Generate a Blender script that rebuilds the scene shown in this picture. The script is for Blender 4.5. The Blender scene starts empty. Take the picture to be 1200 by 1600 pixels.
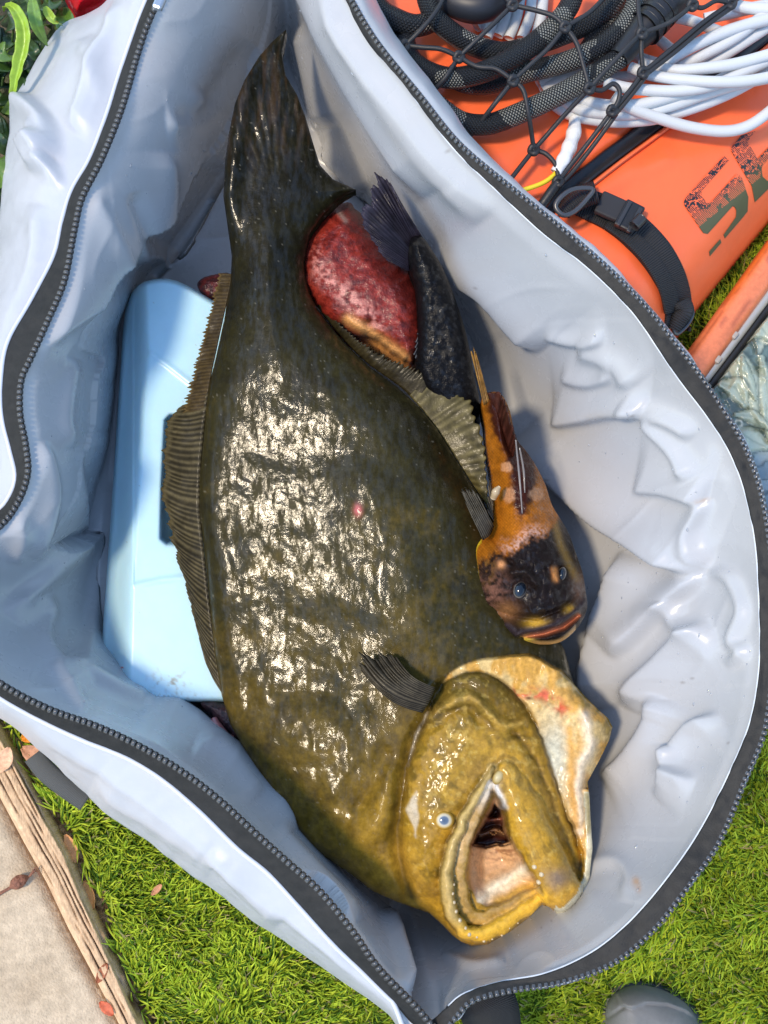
import bpy, math, random
import numpy as np
from mathutils import Vector

# ---------------------------------------------------------------- camera, sky, sun, exposure
FPX, DIST, TILT = 1650.0, 1.15, math.radians(9.0)      # focal length in photo pixels, distance to ground, forward tilt
CT, ST = math.cos(TILT), math.sin(TILT)
CAM = np.array([0.0, -DIST * ST, DIST * CT])
scene = bpy.context.scene
col = scene.collection
cam_data = bpy.data.cameras.new('camera')
cam = bpy.data.objects.new('camera', cam_data)
col.objects.link(cam)
cam.location = CAM
cam.rotation_euler = (TILT, 0, 0)
cam_data.sensor_fit = 'HORIZONTAL'
cam_data.sensor_width = 36.0
cam_data.lens = 36.0 * FPX / 1200.0
cam_data.clip_start = 0.02
cam_data.clip_end = 200.0
scene.camera = cam

SUN_EL, SUN_AZ = math.radians(64.0), math.atan2(-0.97, -0.22)   # azimuth measured from +y towards +x
sun_dir = Vector((math.sin(SUN_AZ) * math.cos(SUN_EL), math.cos(SUN_AZ) * math.cos(SUN_EL), math.sin(SUN_EL)))
world = bpy.data.worlds.new('World')
scene.world = world
world.use_nodes = True
wn = world.node_tree
bg = wn.nodes['Background']
sky = wn.nodes.new('ShaderNodeTexSky')
sky.sky_type = 'NISHITA'
sky.sun_disc = False
sky.sun_elevation = SUN_EL
sky.sun_rotation = SUN_AZ
sky.air_density = 1.3
sky.dust_density = 0.5
sky.ozone_density = 2.0
wn.links.new(sky.outputs[0], bg.inputs[0])
bg.inputs[1].default_value = 0.15
sun_data = bpy.data.lights.new('sun', 'SUN')
sun_data.energy = 1.5
sun_data.angle = math.radians(8.0)
sun_data.color = (1.0, 0.84, 0.62)
sun = bpy.data.objects.new('sun', sun_data)
col.objects.link(sun)
sun.rotation_euler = sun_dir.to_track_quat('Z', 'Y').to_euler()
scene.view_settings.view_transform = 'Standard'
scene.view_settings.look = 'None'
scene.view_settings.gamma = 1.0
scene.view_settings.use_curve_mapping = False
scene.view_settings.exposure = 1.05
scene.cycles.use_denoising = True
scene.cycles.max_bounces = 8

# ---------------------------------------------------------------- helpers
rng = np.random.default_rng(7)
random.seed(7)


def P(px, py, z):
    """The point at height z that the camera sees at photo pixel (px, py)."""
    px, py, z = np.broadcast_arrays(np.asarray(px, float), np.asarray(py, float), np.asarray(z, float))
    dx = (px - 600.0) / FPX
    dy = -(py - 800.0) / FPX
    wy = dy * CT + ST
    wz = dy * ST - CT
    t = (z - CAM[2]) / wz
    return np.stack([CAM[0] + dx * t, CAM[1] + wy * t, z], -1)


def srgb(r, g, b, k=1.0):
    f = lambda c: (c / 12.92 if c <= 0.04045 else ((c + 0.055) / 1.055) ** 2.4)
    return (f(r / 255) * k, f(g / 255) * k, f(b / 255) * k)


def sstep(a, b, x):
    t = np.clip((x - a) / (b - a), 0, 1)
    return t * t * (3 - 2 * t)


def spline(pts, n, closed=False):
    """Centripetal-like Catmull-Rom through pts (k, d), n samples evenly along the chord."""
    p = np.asarray(pts, float)
    k = len(p)
    if k == 2 and not closed:
        return p[0] + np.linspace(0, 1, n)[:, None] * (p[1] - p[0])
    if closed:
        q = np.vstack([p[-1], p, p[0], p[1]])
        segs = k
    else:
        q = np.vstack([2 * p[0] - p[1], p, 2 * p[-1] - p[-2]])
        segs = k - 1
    fine = []
    m = 24
    for i in range(segs):
        a, b, c, d = q[i], q[i + 1], q[i + 2], q[i + 3]
        t = np.linspace(0, 1, m, endpoint=False)[:, None]
        fine.append(0.5 * ((2 * b) + (c - a) * t + (2 * a - 5 * b + 4 * c - d) * t ** 2 + (3 * b - a - 3 * c + d) * t ** 3))
    fine = np.vstack(fine + [p[:1] if closed else p[-1:]])
    L = np.concatenate([[0], np.cumsum(np.linalg.norm(np.diff(fine, axis=0), axis=1))])
    s = np.linspace(0, L[-1], n + 1)[:-1] if closed else np.linspace(0, L[-1], n)
    return np.stack([np.interp(s, L, fine[:, j]) for j in range(p.shape[1])], -1)


def keyspline(p, m):
    """Closed Catmull-Rom with m samples for each key, so several rings stay in step."""
    p = np.asarray(p, float)
    t = np.linspace(0, 1, m, endpoint=False)[None, :, None]
    a, b, c, d = (np.roll(p, s, 0)[:, None, :] for s in (1, 0, -1, -2))
    r = 0.5 * ((2 * b) + (c - a) * t + (2 * a - 5 * b + 4 * c - d) * t ** 2 + (3 * b - a - 3 * c + d) * t ** 3)
    return r.reshape(-1, p.shape[1])


def _hash(ix, iy, seed):
    h = (ix.astype(np.int64) * 374761393 + iy.astype(np.int64) * 668265263 + seed * 1442695041) & 0x7FFFFFFF
    h = ((h ^ (h >> 13)) * 1274126177) & 0x7FFFFFFF
    return ((h ^ (h >> 16)) & 0xFFFF) / 65535.0


def vnoise(x, y, seed=0):
    ix, iy = np.floor(x), np.floor(y)
    fx, fy = x - ix, y - iy
    fx, fy = fx * fx * (3 - 2 * fx), fy * fy * (3 - 2 * fy)
    a, b = _hash(ix, iy, seed), _hash(ix + 1, iy, seed)
    c, d = _hash(ix, iy + 1, seed), _hash(ix + 1, iy + 1, seed)
    return (a * (1 - fx) + b * fx) * (1 - fy) + (c * (1 - fx) + d * fx) * fy


def fbm(x, y, seed=0, oct=4):
    s, a, t = 0.0, 1.0, 0.0
    for o in range(oct):
        s = s + a * vnoise(x * 2 ** o + 17.3 * o, y * 2 ** o - 9.1 * o, seed + o)
        t += a
        a *= 0.5
    return s / t


def dist_poly(pts, X, Y, closed=False):
    """Distance to a polyline, arc parameter 0-1, side sign and the closest point."""
    p = np.asarray(pts, float)
    if closed:
        p = np.vstack([p, p[:1]])
    best = np.full(X.shape, 1e18)
    par = np.zeros(X.shape); sgn = np.ones(X.shape)
    cx = np.zeros(X.shape); cy = np.zeros(X.shape)
    L = np.linalg.norm(np.diff(p, axis=0), axis=1)
    acc, tot = 0.0, L.sum()
    for i in range(len(p) - 1):
        ax, ay = p[i]
        dx, dy = p[i + 1] - p[i]
        ll = dx * dx + dy * dy + 1e-12
        t = np.clip(((X - ax) * dx + (Y - ay) * dy) / ll, 0, 1)
        qx, qy = ax + t * dx, ay + t * dy
        d = (X - qx) ** 2 + (Y - qy) ** 2
        m = d < best
        best = np.where(m, d, best)
        par = np.where(m, (acc + t * L[i]) / tot, par)
        sgn = np.where(m, np.sign(dx * (Y - ay) - dy * (X - ax) + 1e-9), sgn)
        cx = np.where(m, qx, cx); cy = np.where(m, qy, cy)
        acc += L[i]
    return np.sqrt(best), par, sgn, cx, cy


def inside(pts, X, Y):
    p = np.asarray(pts, float)
    r = np.zeros(X.shape, bool)
    j = len(p) - 1
    for i in range(len(p)):
        xi, yi = p[i]; xj, yj = p[j]
        if yi != yj:
            r ^= ((yi > Y) != (yj > Y)) & (X < (xj - xi) * (Y - yi) / (yj - yi) + xi)
        j = i
    return r


def sd(pts, X, Y):
    """Signed distance to a closed polygon, positive inside."""
    d = dist_poly(pts, X, Y, True)[0]
    return np.where(inside(pts, X, Y), d, -d)


BASES = {}


def tag(o, label, cat, group=None, kind=None):
    if label: o['label'] = label
    if cat: o['category'] = cat
    if group: o['group'] = group
    if kind: o['kind'] = kind
    return o


def thing(name, label, cat, base, group=None):
    o = bpy.data.objects.new(name, None)
    col.objects.link(o)
    o.location = base
    o.empty_display_size = 0.02
    BASES[o.name] = np.asarray(base, float)
    return tag(o, label, cat, group)


def mk(name, verts, faces, mat, parent=None, colors=None, uv=None, smooth=True, flat_world=True):
    """One mesh object; verts in world metres, faces an (n,4)/(n,3) array or a list."""
    v = np.asarray(verts, float).reshape(-1, 3)
    base = np.zeros(3)
    q = parent
    while q is not None:
        base = base + (BASES[q.name] if q.name in BASES else 0)
        q = q.parent
    v = v - base
    me = bpy.data.meshes.new(name)
    if isinstance(faces, np.ndarray):
        n, k = faces.shape
        me.vertices.add(len(v)); me.vertices.foreach_set('co', v.astype(np.float32).ravel())
        me.loops.add(n * k); me.loops.foreach_set('vertex_index', faces.astype(np.int32).ravel())
        me.polygons.add(n); me.polygons.foreach_set('loop_start', np.arange(0, n * k, k, dtype=np.int32))
        me.update(calc_edges=True)
    else:
        me.from_pydata(v.tolist(), [], faces)
        me.update()
    me.validate()
    if smooth:
        me.polygons.foreach_set('use_smooth', np.ones(len(me.polygons), bool))
    if colors is not None:
        ca = me.color_attributes.new('Col', 'FLOAT_COLOR', 'POINT')
        c4 = np.ones((len(v), 4), np.float32); cl = np.clip(colors, 0, 1); c4[:, :cl.shape[1]] = cl
        ca.data.foreach_set('color', c4.ravel())
    if uv is not None:
        ul = me.uv_layers.new(name='UVMap')
        idx = np.zeros(len(me.loops), np.int32); me.loops.foreach_get('vertex_index', idx)
        ul.data.foreach_set('uv', np.asarray(uv, np.float32)[idx].ravel())
    me.materials.append(mat)
    o = bpy.data.objects.new(name, me)
    col.objects.link(o)
    if parent is not None:
        o.parent = parent
    return o


def grid_faces(nu, nv, wrap_u=False, wrap_v=False):
    a = np.arange(nu * nv).reshape(nu, nv)
    if wrap_u: a = np.vstack([a, a[:1]])
    if wrap_v: a = np.hstack([a, a[:, :1]])
    return np.stack([a[:-1, :-1], a[1:, :-1], a[1:, 1:], a[:-1, 1:]], -1).reshape(-1, 4)


def fix_up(v, f):
    """Wind the faces of a sheet so that most normals point up."""
    a, b, c = v[f[:, 0]], v[f[:, 1]], v[f[:, 2]]
    n = np.cross(b - a, c - a)[:, 2].sum()
    return f[:, ::-1] if n < 0 else f


def relief(name, outline, zf, res, mat, parent=None, colf=None, holes=(), zbot=None, drop=0.01, shrink=0.0):
    """A solid over a traced outline: top heights from zf(X, Y, d), closed below."""
    o = np.asarray(outline, float)
    x0, y0 = o.min(0) - res; x1, y1 = o.max(0) + res
    xs = np.arange(x0, x1 + res, res); ys = np.arange(y0, y1 + res, res)
    X, Y = np.meshgrid(xs, ys)
    d, _, _, cx, cy = dist_poly(o, X, Y, True)
    s = np.where(inside(o, X, Y), d, -d)
    for h in holes:
        d2, _, _, cx2, cy2 = dist_poly(h, X, Y, True)
        s2 = np.where(inside(h, X, Y), -d2, d2)
        m = s2 < s
        s = np.where(m, s2, s); cx = np.where(m, cx2, cx); cy = np.where(m, cy2, cy)
    pos = s > 0
    cell = pos[:-1, :-1] | pos[1:, :-1] | pos[:-1, 1:] | pos[1:, 1:]
    X = np.where(pos, X, cx); Y = np.where(pos, Y, cy)
    dd = np.clip(s, 0, None)
    idx = np.arange(X.size).reshape(X.shape)
    f = np.stack([idx[:-1, :-1][cell], idx[1:, :-1][cell], idx[1:, 1:][cell], idx[:-1, 1:][cell]], -1)
    used = np.unique(f)
    remap = -np.ones(X.size, np.int64); remap[used] = np.arange(len(used))
    f = remap[f]
    Xu, Yu, du = X.ravel()[used], Y.ravel()[used], dd.ravel()[used]
    Z = zf(Xu, Yu, du)
    v = P(Xu, Yu, Z)
    f = fix_up(v, f)
    n = len(v)
    vb = v.copy()
    vb[:, 2] = zbot if zbot is not None else v[:, 2] - drop
    if zbot is not None:
        vb[:, 2] = np.minimum(vb[:, 2], v[:, 2] - 0.0005)
    if shrink:
        c = v.mean(0)
        vb[:, :2] = c[:2] + (vb[:, :2] - c[:2]) * (1 - shrink)
    e = np.vstack([f[:, [0, 1]], f[:, [1, 2]], f[:, [2, 3]], f[:, [3, 0]]])
    key = np.minimum(e[:, 0], e[:, 1]) * (n + 1) + np.maximum(e[:, 0], e[:, 1])
    _, inv, cnt = np.unique(key, return_inverse=True, return_counts=True)
    b = e[cnt[inv] == 1]
    side = np.stack([b[:, 1], b[:, 0], b[:, 0] + n, b[:, 1] + n], -1)
    allf = np.vstack([f, f[:, ::-1] + n, side])
    colors = None
    if colf is not None:
        c = np.asarray(colf(Xu, Yu, du), float)
        colors = np.vstack([c, c])
    return mk(name, np.vstack([v, vb]), allf, mat, parent, colors)


def tube(name, pts, r, mat, parent=None, n=None, seg=10, pix=True, closed=False, colors=None, cap=True):
    """A round cord through (px, py, z) points (or world points with pix=False)."""
    p = np.asarray(pts, float)
    n = n or max(8, len(p) * 8)
    s = spline(p, n, closed)
    w = P(s[:, 0], s[:, 1], s[:, 2]) if pix else s
    rad = np.interp(np.linspace(0, 1, n), np.linspace(0, 1, len(np.atleast_1d(r))), np.atleast_1d(r)) if np.ndim(r) else np.full(n, r)
    t = np.gradient(w, axis=0)
    if closed:
        t = np.roll(w, -1, 0) - np.roll(w, 1, 0)
    t /= np.linalg.norm(t, axis=1)[:, None] + 1e-12
    up = np.array([0.13, 0.07, 1.0])
    a = np.cross(t, up); a /= np.linalg.norm(a, axis=1)[:, None] + 1e-12
    b = np.cross(a, t)
    th = np.linspace(0, 2 * np.pi, seg, endpoint=False)
    ring = w[:, None, :] + rad[:, None, None] * (np.cos(th)[None, :, None] * a[:, None, :] + np.sin(th)[None, :, None] * b[:, None, :])
    f = grid_faces(n, seg, closed, True)[:, ::-1]
    L = np.concatenate([[0], np.cumsum(np.linalg.norm(np.diff(w, axis=0), axis=1))])
    uv = np.stack(np.broadcast_arrays(L[:, None], th[None, :] / (2 * np.pi)), -1).reshape(-1, 2)
    v = ring.reshape(-1, 3)
    fl = f
    if cap and not closed:
        v = np.vstack([v, w[:1], w[-1:]])
        uv = np.vstack([uv, uv[:1], uv[-1:]])
        c0, c1 = n * seg, n * seg + 1
        i = np.arange(seg); j = (i + 1) % seg
        k0 = np.stack([i, j, np.full(seg, c0), np.full(seg, c0)], -1)
        fl = f.tolist() + [[int(x), int(y), c0] for x, y in zip(i, j)] + [[int(y) + (n - 1) * seg, int(x) + (n - 1) * seg, c1] for x, y in zip(i, j)]
    cc = None
    if colors is not None:
        cc = np.repeat(np.asarray(colors, float)[None, :], len(v), 0) if np.ndim(colors) == 1 else colors
    return mk(name, v, fl, mat, parent, cc, uv)


def ribbon(name, cen, half, zoff, mat, parent=None, n=60, thick=0.0025, zf=None, m=7, crown=0.0):
    """A flat webbing strip along (px, py[, z]) points; half width in pixels."""
    c = spline(cen, n)
    t = np.gradient(c[:, :2], axis=0); t /= np.linalg.norm(t, axis=1)[:, None]
    nrm = np.stack([-t[:, 1], t[:, 0]], -1)
    hw = np.interp(np.linspace(0, 1, n), np.linspace(0, 1, len(np.atleast_1d(half))), np.atleast_1d(half)) if np.ndim(half) else np.full(n, half)
    k = np.linspace(-1, 1, m)
    X = c[:, None, 0] + nrm[:, None, 0] * hw[:, None] * k
    Y = c[:, None, 1] + nrm[:, None, 1] * hw[:, None] * k
    z = (zf(X, Y) if zf else c[:, None, 2] + 0 * X) + zoff + crown * (1 - k ** 2)
    v = P(X, Y, z).reshape(-1, 3)
    f = fix_up(v, grid_faces(n, m))
    w = P(c[:, 0], c[:, 1], z[:, m // 2])
    L = np.concatenate([[0], np.cumsum(np.linalg.norm(np.diff(w, axis=0), axis=1))])
    uv = np.stack(np.broadcast_arrays(L[:, None], k[None, :]), -1).reshape(-1, 2)
    o = mk(name, v, f, mat, parent, None, uv)
    md = o.modifiers.new('thickness', 'SOLIDIFY'); md.thickness = thick; md.offset = -1
    return o


def box_at(name, px, py, z, sx, sy, sz, ang, mat, parent=None, bev=0.001, tiltx=0.0):
    """A bevelled block centred over a pixel; size in metres, turned by ang (radians, photo plane)."""
    c = P(px, py, z)
    x, y, zz = sx / 2, sy / 2, sz / 2
    vs = np.array([[i * x, j * y, k * zz] for k in (-1, 1) for j in (-1, 1) for i in (-1, 1)])
    ca, sa = math.cos(ang), math.sin(ang)
    R = np.array([[ca, -sa, 0], [sa, ca, 0], [0, 0, 1]])
    vs = vs @ R.T + c
    fs = [[0, 2, 3, 1], [4, 5, 7, 6], [0, 1, 5, 4], [2, 6, 7, 3], [0, 4, 6, 2], [1, 3, 7, 5]]
    o = mk(name, vs, fs, mat, parent, smooth=False)
    md = o.modifiers.new('bevel', 'BEVEL'); md.width = bev; md.segments = 2
    return o


# ---------------------------------------------------------------- materials
MATS = {}


def M(name, color=(0.5, 0.5, 0.5), rough=0.5, attr=False, var=0.0, vscale=60.0, bumps=(), spec=0.5, coat=0.0, coat_rough=0.1,
      sss=0.0, rvar=0.0, rscale=80.0, metal=0.0, color2=None, cscale=40.0, ramp=(0.4, 0.6), trans=0.0, patch=None):
    m = bpy.data.materials.new(name); m.use_nodes = True
    nt = m.node_tree; N = nt.nodes; L = nt.links
    b = N['Principled BSDF']
    tc = N.new('ShaderNodeTexCoord')

    def noise(scale, detail=4.0, rough_=0.55, stretch=None):
        n = N.new('ShaderNodeTexNoise'); n.inputs['Scale'].default_value = scale
        n.inputs['Detail'].default_value = detail; n.inputs['Roughness'].default_value = rough_
        if stretch:
            mp = N.new('ShaderNodeMapping'); mp.inputs['Scale'].default_value = stretch[:3]
            if len(stretch) > 3: mp.inputs['Rotation'].default_value = (0, 0, stretch[3])
            L.new(tc.outputs['Object'], mp.inputs[0]); L.new(mp.outputs[0], n.inputs['Vector'])
        else:
            L.new(tc.outputs['Object'], n.inputs['Vector'])
        return n.outputs['Fac']

    if attr:
        a = N.new('ShaderNodeAttribute'); a.attribute_name = 'Col'
        c = a.outputs['Color']
    else:
        r = N.new('ShaderNodeRGB'); r.outputs[0].default_value = (*color, 1)
        c = r.outputs[0]
    if color2 is not None:
        mr = N.new('ShaderNodeMapRange'); mr.inputs[1].default_value, mr.inputs[2].default_value = ramp
        L.new(noise(cscale, 6.0, 0.6), mr.inputs[0])
        mx = N.new('ShaderNodeMix'); mx.data_type = 'RGBA'
        L.new(mr.outputs[0], mx.inputs['Factor']); L.new(c, mx.inputs['A'])
        mx.inputs['B'].default_value = (*color2, 1)
        c = mx.outputs['Result']
    if var:
        mr = N.new('ShaderNodeMapRange'); mr.inputs[1].default_value, mr.inputs[2].default_value = 0.3, 0.7
        mr.inputs[3].default_value, mr.inputs[4].default_value = 1 - var, 1 + var
        L.new(noise(vscale, 5.0, 0.65), mr.inputs[0])
        mx = N.new('ShaderNodeVectorMath'); mx.operation = 'SCALE'
        L.new(c, mx.inputs[0]); L.new(mr.outputs[0], mx.inputs['Scale'])
        c = mx.outputs[0]
    L.new(c, b.inputs['Base Color'])
    b.inputs['Roughness'].default_value = rough
    if rvar:
        mr = N.new('ShaderNodeMapRange'); mr.inputs[1].default_value, mr.inputs[2].default_value = 0.3, 0.7
        mr.inputs[3].default_value, mr.inputs[4].default_value = max(0.02, rough - rvar), min(1, rough + rvar)
        L.new(noise(rscale, 4.0), mr.inputs[0]); L.new(mr.outputs[0], b.inputs['Roughness'])
    b.inputs['Specular IOR Level'].default_value = spec
    b.inputs['Metallic'].default_value = metal
    b.inputs['Coat Weight'].default_value = coat
    b.inputs['Coat Roughness'].default_value = coat_rough
    b.inputs['Transmission Weight'].default_value = trans
    if patch:                                  # a broken film of slime: coat where the noise is high
        sc_, st_, lo_, hi_ = patch
        mr = N.new('ShaderNodeMapRange'); mr.inputs[1].default_value, mr.inputs[2].default_value = lo_, hi_
        mr.inputs[3].default_value, mr.inputs[4].default_value = 0.0, coat
        L.new(noise(sc_, 6.0, 0.62, st_), mr.inputs[0])
        wet = math_node(nt, 'MULTIPLY', math_node(nt, 'SUBTRACT', 1.0, a.outputs['Alpha']), coat)
        L.new(math_node(nt, 'MAXIMUM', mr.outputs[0], wet), b.inputs['Coat Weight'])
    if sss:
        b.inputs['Subsurface Weight'].default_value = sss
        b.inputs['Subsurface Radius'].default_value = (1, 0.5, 0.3)
        b.inputs['Subsurface Scale'].default_value = 0.006
    prev = None
    for bp in bumps:
        kind, scale, strength, dist = bp[:4]
        st = bp[4] if len(bp) > 4 else None
        if kind == 'voronoi':
            v = N.new('ShaderNodeTexVoronoi'); v.inputs['Scale'].default_value = scale
            L.new(tc.outputs['Object'], v.inputs['Vector']); h = v.outputs['Distance']
        elif kind == 'wave_uv':
            w = N.new('ShaderNodeTexWave'); w.inputs['Scale'].default_value = scale
            L.new(tc.outputs['UV'], w.inputs['Vector']); h = w.outputs['Fac']
        else:
            h = noise(scale, 3.0, 0.5, st)
        bn = N.new('ShaderNodeBump'); bn.inputs['Strength'].default_value = strength; bn.inputs['Distance'].default_value = dist
        L.new(h, bn.inputs['Height'])
        if prev is not None: L.new(prev, bn.inputs['Normal'])
        prev = bn.outputs[0]
    if prev is not None:
        L.new(prev, b.inputs['Normal'])
        if coat: L.new(prev, b.inputs['Coat Normal'])
    MATS[name] = m
    return m


def math_node(nt, op, a, b=None):
    n = nt.nodes.new('ShaderNodeMath'); n.operation = op
    for i, x in enumerate((a, b)):
        if x is None: continue
        if isinstance(x, (int, float)): n.inputs[i].default_value = x
        else: nt.links.new(x, n.inputs[i])
    return n.outputs[0]


def braid_material(name, dark, light, light_amount, len_scale, around, rough=0.45, bump=0.6):
    """Crossing woven strands drawn over a cord's own length and girth."""
    m = bpy.data.materials.new(name); m.use_nodes = True
    nt = m.node_tree; N = nt.nodes; L = nt.links
    b = N['Principled BSDF']
    tc = N.new('ShaderNodeTexCoord'); sp = N.new('ShaderNodeSeparateXYZ'); L.new(tc.outputs['UV'], sp.inputs[0])
    u = math_node(nt, 'MULTIPLY', sp.outputs[0], len_scale)
    v = math_node(nt, 'MULTIPLY', sp.outputs[1], around)
    s1 = math_node(nt, 'ABSOLUTE', math_node(nt, 'SINE', math_node(nt, 'MULTIPLY', math_node(nt, 'ADD', u, v), math.pi)))
    s2 = math_node(nt, 'ABSOLUTE', math_node(nt, 'SINE', math_node(nt, 'MULTIPLY', math_node(nt, 'SUBTRACT', u, v), math.pi)))
    strand = math_node(nt, 'MAXIMUM', s1, s2)
    both = math_node(nt, 'MINIMUM', s1, s2)
    n = N.new('ShaderNodeTexNoise'); n.inputs['Scale'].default_value = 14.0; L.new(tc.outputs['Object'], n.inputs['Vector'])
    hole = math_node(nt, 'MULTIPLY', math_node(nt, 'GREATER_THAN', both, 0.62), math_node(nt, 'GREATER_THAN', n.outputs['Fac'], 1.0 - light_amount))
    mx = N.new('ShaderNodeMix'); mx.data_type = 'RGBA'
    mx.inputs['A'].default_value = (*dark, 1); mx.inputs['B'].default_value = (*light, 1)
    L.new(hole, mx.inputs['Factor']); L.new(mx.outputs['Result'], b.inputs['Base Color'])
    b.inputs['Roughness'].default_value = rough
    bn = N.new('ShaderNodeBump'); bn.inputs['Strength'].default_value = bump; bn.inputs['Distance'].default_value = 0.002
    L.new(math_node(nt, 'SUBTRACT', 1.0, both), bn.inputs['Height']); L.new(bn.outputs[0], b.inputs['Normal'])
    MATS[name] = m
    return m

# ---------------------------------------------------------------- the setting: soil, lawn, path, edging
m_soil = M('soil', (0.10, 0.075, 0.045), 0.95, var=0.5, vscale=90, bumps=[('noise', 160, 0.8, 0.006)], color2=(0.05, 0.06, 0.015), cscale=30)
m_concrete = M('concrete', srgb(196, 176, 148), 0.9, var=0.20, vscale=110, color2=srgb(166, 144, 116), cscale=14, ramp=(0.45, 0.8),
               bumps=[('noise', 420, 0.55, 0.003), ('noise', 60, 0.3, 0.004)])
m_dirt = M('dry_litter', srgb(196, 160, 112), 0.95, var=0.45, vscale=220, bumps=[('noise', 300, 1.0, 0.006)], color2=srgb(120, 84, 50), cscale=120)
m_timber = M('weathered_timber', attr=True, rough=0.85, var=0.22, vscale=150, bumps=[('noise', 90, 0.6, 0.002, (8, 1, 1, 1.06))])
m_grass = M('turf_blade', attr=True, rough=0.42, spec=0.4)

g = mk('ground', [[-60, -60, -0.004], [60, -60, -0.004], [60, 60, -0.004], [-60, 60, -0.004]], [[0, 1, 2, 3]], m_soil, smooth=False)
g['kind'] = 'structure'

path_pts = [(-260, 830), (-40, 1180), (0, 1251), (34, 1317), (69, 1379), (103, 1451), (137, 1514), (178, 1590), (260, 1760), (-700, 1760), (-700, 830)]
pth = relief('concrete_path', path_pts, lambda X, Y, d: 0.022 - 0.008 * (1 - sstep(0, 14, d)) + 0.0025 * fbm(X / 60, Y / 60, 3), 8, m_concrete, zbot=-0.02)
pth['kind'] = 'structure'
dirt_pts = [(-60, 1000), (10, 1120), (60, 1200), (115, 1270), (160, 1370), (190, 1450), (225, 1540), (262, 1640), (160, 1640), (60, 1420), (-80, 1120)]
drt = relief('litter_strip', dirt_pts, lambda X, Y, d: 0.002 + 0.007 * sstep(0, 12, d) * fbm(X / 9, Y / 9, 5), 4, m_dirt, zbot=-0.01)
drt['kind'] = 'structure'

# timber edging, with long checks in the grain
tim_l = [(-150, 985), (-40, 1172), (2, 1250), (38, 1317), (73, 1379), (107, 1451), (141, 1514), (182, 1592), (240, 1710)]
tim_r = [(-110, 955), (-8, 1130), (22, 1184), (63, 1262), (102, 1331), (133, 1406), (168, 1484), (202, 1562), (262, 1690)]


def timber_grain(X, Y):
    dl, par, s, _, _ = dist_poly(tim_l, X, Y)
    w = dl + 5 * (fbm(par * 14, dl * 0.05, 8) - 0.5)
    g1 = np.zeros_like(X)
    for k, off in enumerate([6, 13, 19, 26, 33, 39, 45]):
        on = vnoise(par * 7 + k * 7.7, X * 0 + k, 21) + 0.35 * vnoise(par * 40 + k, X * 0, 5)
        g1 = np.maximum(g1, np.exp(-((w - off) / 0.9) ** 2) * sstep(0.45, 0.95, on))
    return g1, w, par


def timber_z(X, Y, d):
    g1, w, par = timber_grain(X, Y)
    return 0.030 - 0.006 * (1 - sstep(0, 7, d)) + 0.002 * fbm(w / 5, par * 40, 2) - 0.006 * g1


def timber_c(X, Y, d):
    g1, w, par = timber_grain(X, Y)
    a = np.array(srgb(222, 190, 150)); b = np.array(srgb(188, 150, 112)); k = np.array(srgb(92, 62, 44))
    t = fbm(w / 3.0, par * 30, 31)[:, None]
    c = a * (1 - t) + b * t
    return c * (1 - g1[:, None]) + k * g1[:, None]


tim = relief('timber_edging', tim_l + tim_r[::-1], timber_z, 1.6, m_timber, colf=timber_c, zbot=-0.01)
tag(tim, 'weathered cracked timber edging board between the concrete and the lawn', 'edging board')


def fallen_leaf(px, py, z, L, W, ang, c, label, curl=0.25, name='fallen_leaf', group='dry leaves around the timber edging'):
    n, m = 12, 7
    s = np.linspace(0, 1, n); k = np.linspace(-1, 1, m)
    w = W / 2 * np.sin(np.pi * np.clip(s * 0.94 + 0.03, 0, 1)) ** 0.8
    x = (s[:, None] - 0.5) * L + 0 * k
    y = w[:, None] * k
    zz = curl * W * (k[None] ** 2) * 0.6 + curl * L * 0.25 * (2 * s[:, None] - 1) ** 2 + 0.0007 * np.sin(s[:, None] * 40) * np.abs(k[None])
    ca, sa = math.cos(ang), math.sin(ang)
    c0 = P(px, py, z)
    v = np.stack([c0[0] + ca * x - sa * y, c0[1] + sa * x + ca * y, c0[2] + zz], -1).reshape(-1, 3)
    f = fix_up(v, grid_faces(n, m))
    o = mk(name, v, f, M('dry_leaf', c, 0.6, var=0.3, vscale=200, bumps=[('noise', 300, 0.4, 0.002)]))
    md = o.modifiers.new('thickness', 'SOLIDIFY'); md.thickness = 0.0006
    if label: tag(o, label, 'leaf', group)
    return o


fallen_leaf(8, 1187, 0.034, 0.026, 0.017, 1.2, srgb(226, 178, 140), 'pale pink dry leaf lying on the timber edging at the picture edge')
fallen_leaf(112, 1325, 0.012, 0.03, 0.012, 2.0, srgb(222, 160, 104), 'tan curled dry leaf between the timber edging and the grass')
fallen_leaf(140, 1398, 0.012, 0.03, 0.010, 1.9, srgb(214, 150, 84), 'long ochre dry leaf in the litter beside the timber edging')
fallen_leaf(46, 1150, 0.03, 0.016, 0.013, 0.4, srgb(230, 140, 20), 'small orange petal beside the white bag at the grass edge', name='petal')
fallen_leaf(160, 1520, 0.03, 0.02, 0.009, 1.1, srgb(150, 84, 50), 'dark brown dry leaf caught between concrete and timber edging')
fallen_leaf(167, 1575, 0.03, 0.018, 0.010, 2.4, srgb(196, 96, 60), 'reddish dry leaf at the bottom end of the timber edging')
fallen_leaf(245, 1390, 0.03, 0.014, 0.006, 0.8, srgb(190, 130, 90), 'tiny tan leaf scrap lying on the green lawn')
fallen_leaf(55, 1180, 0.025, 0.03, 0.018, 2.6, srgb(196, 140, 104), 'brown dry leaf tucked under the grass beside the timber edging')

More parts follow.
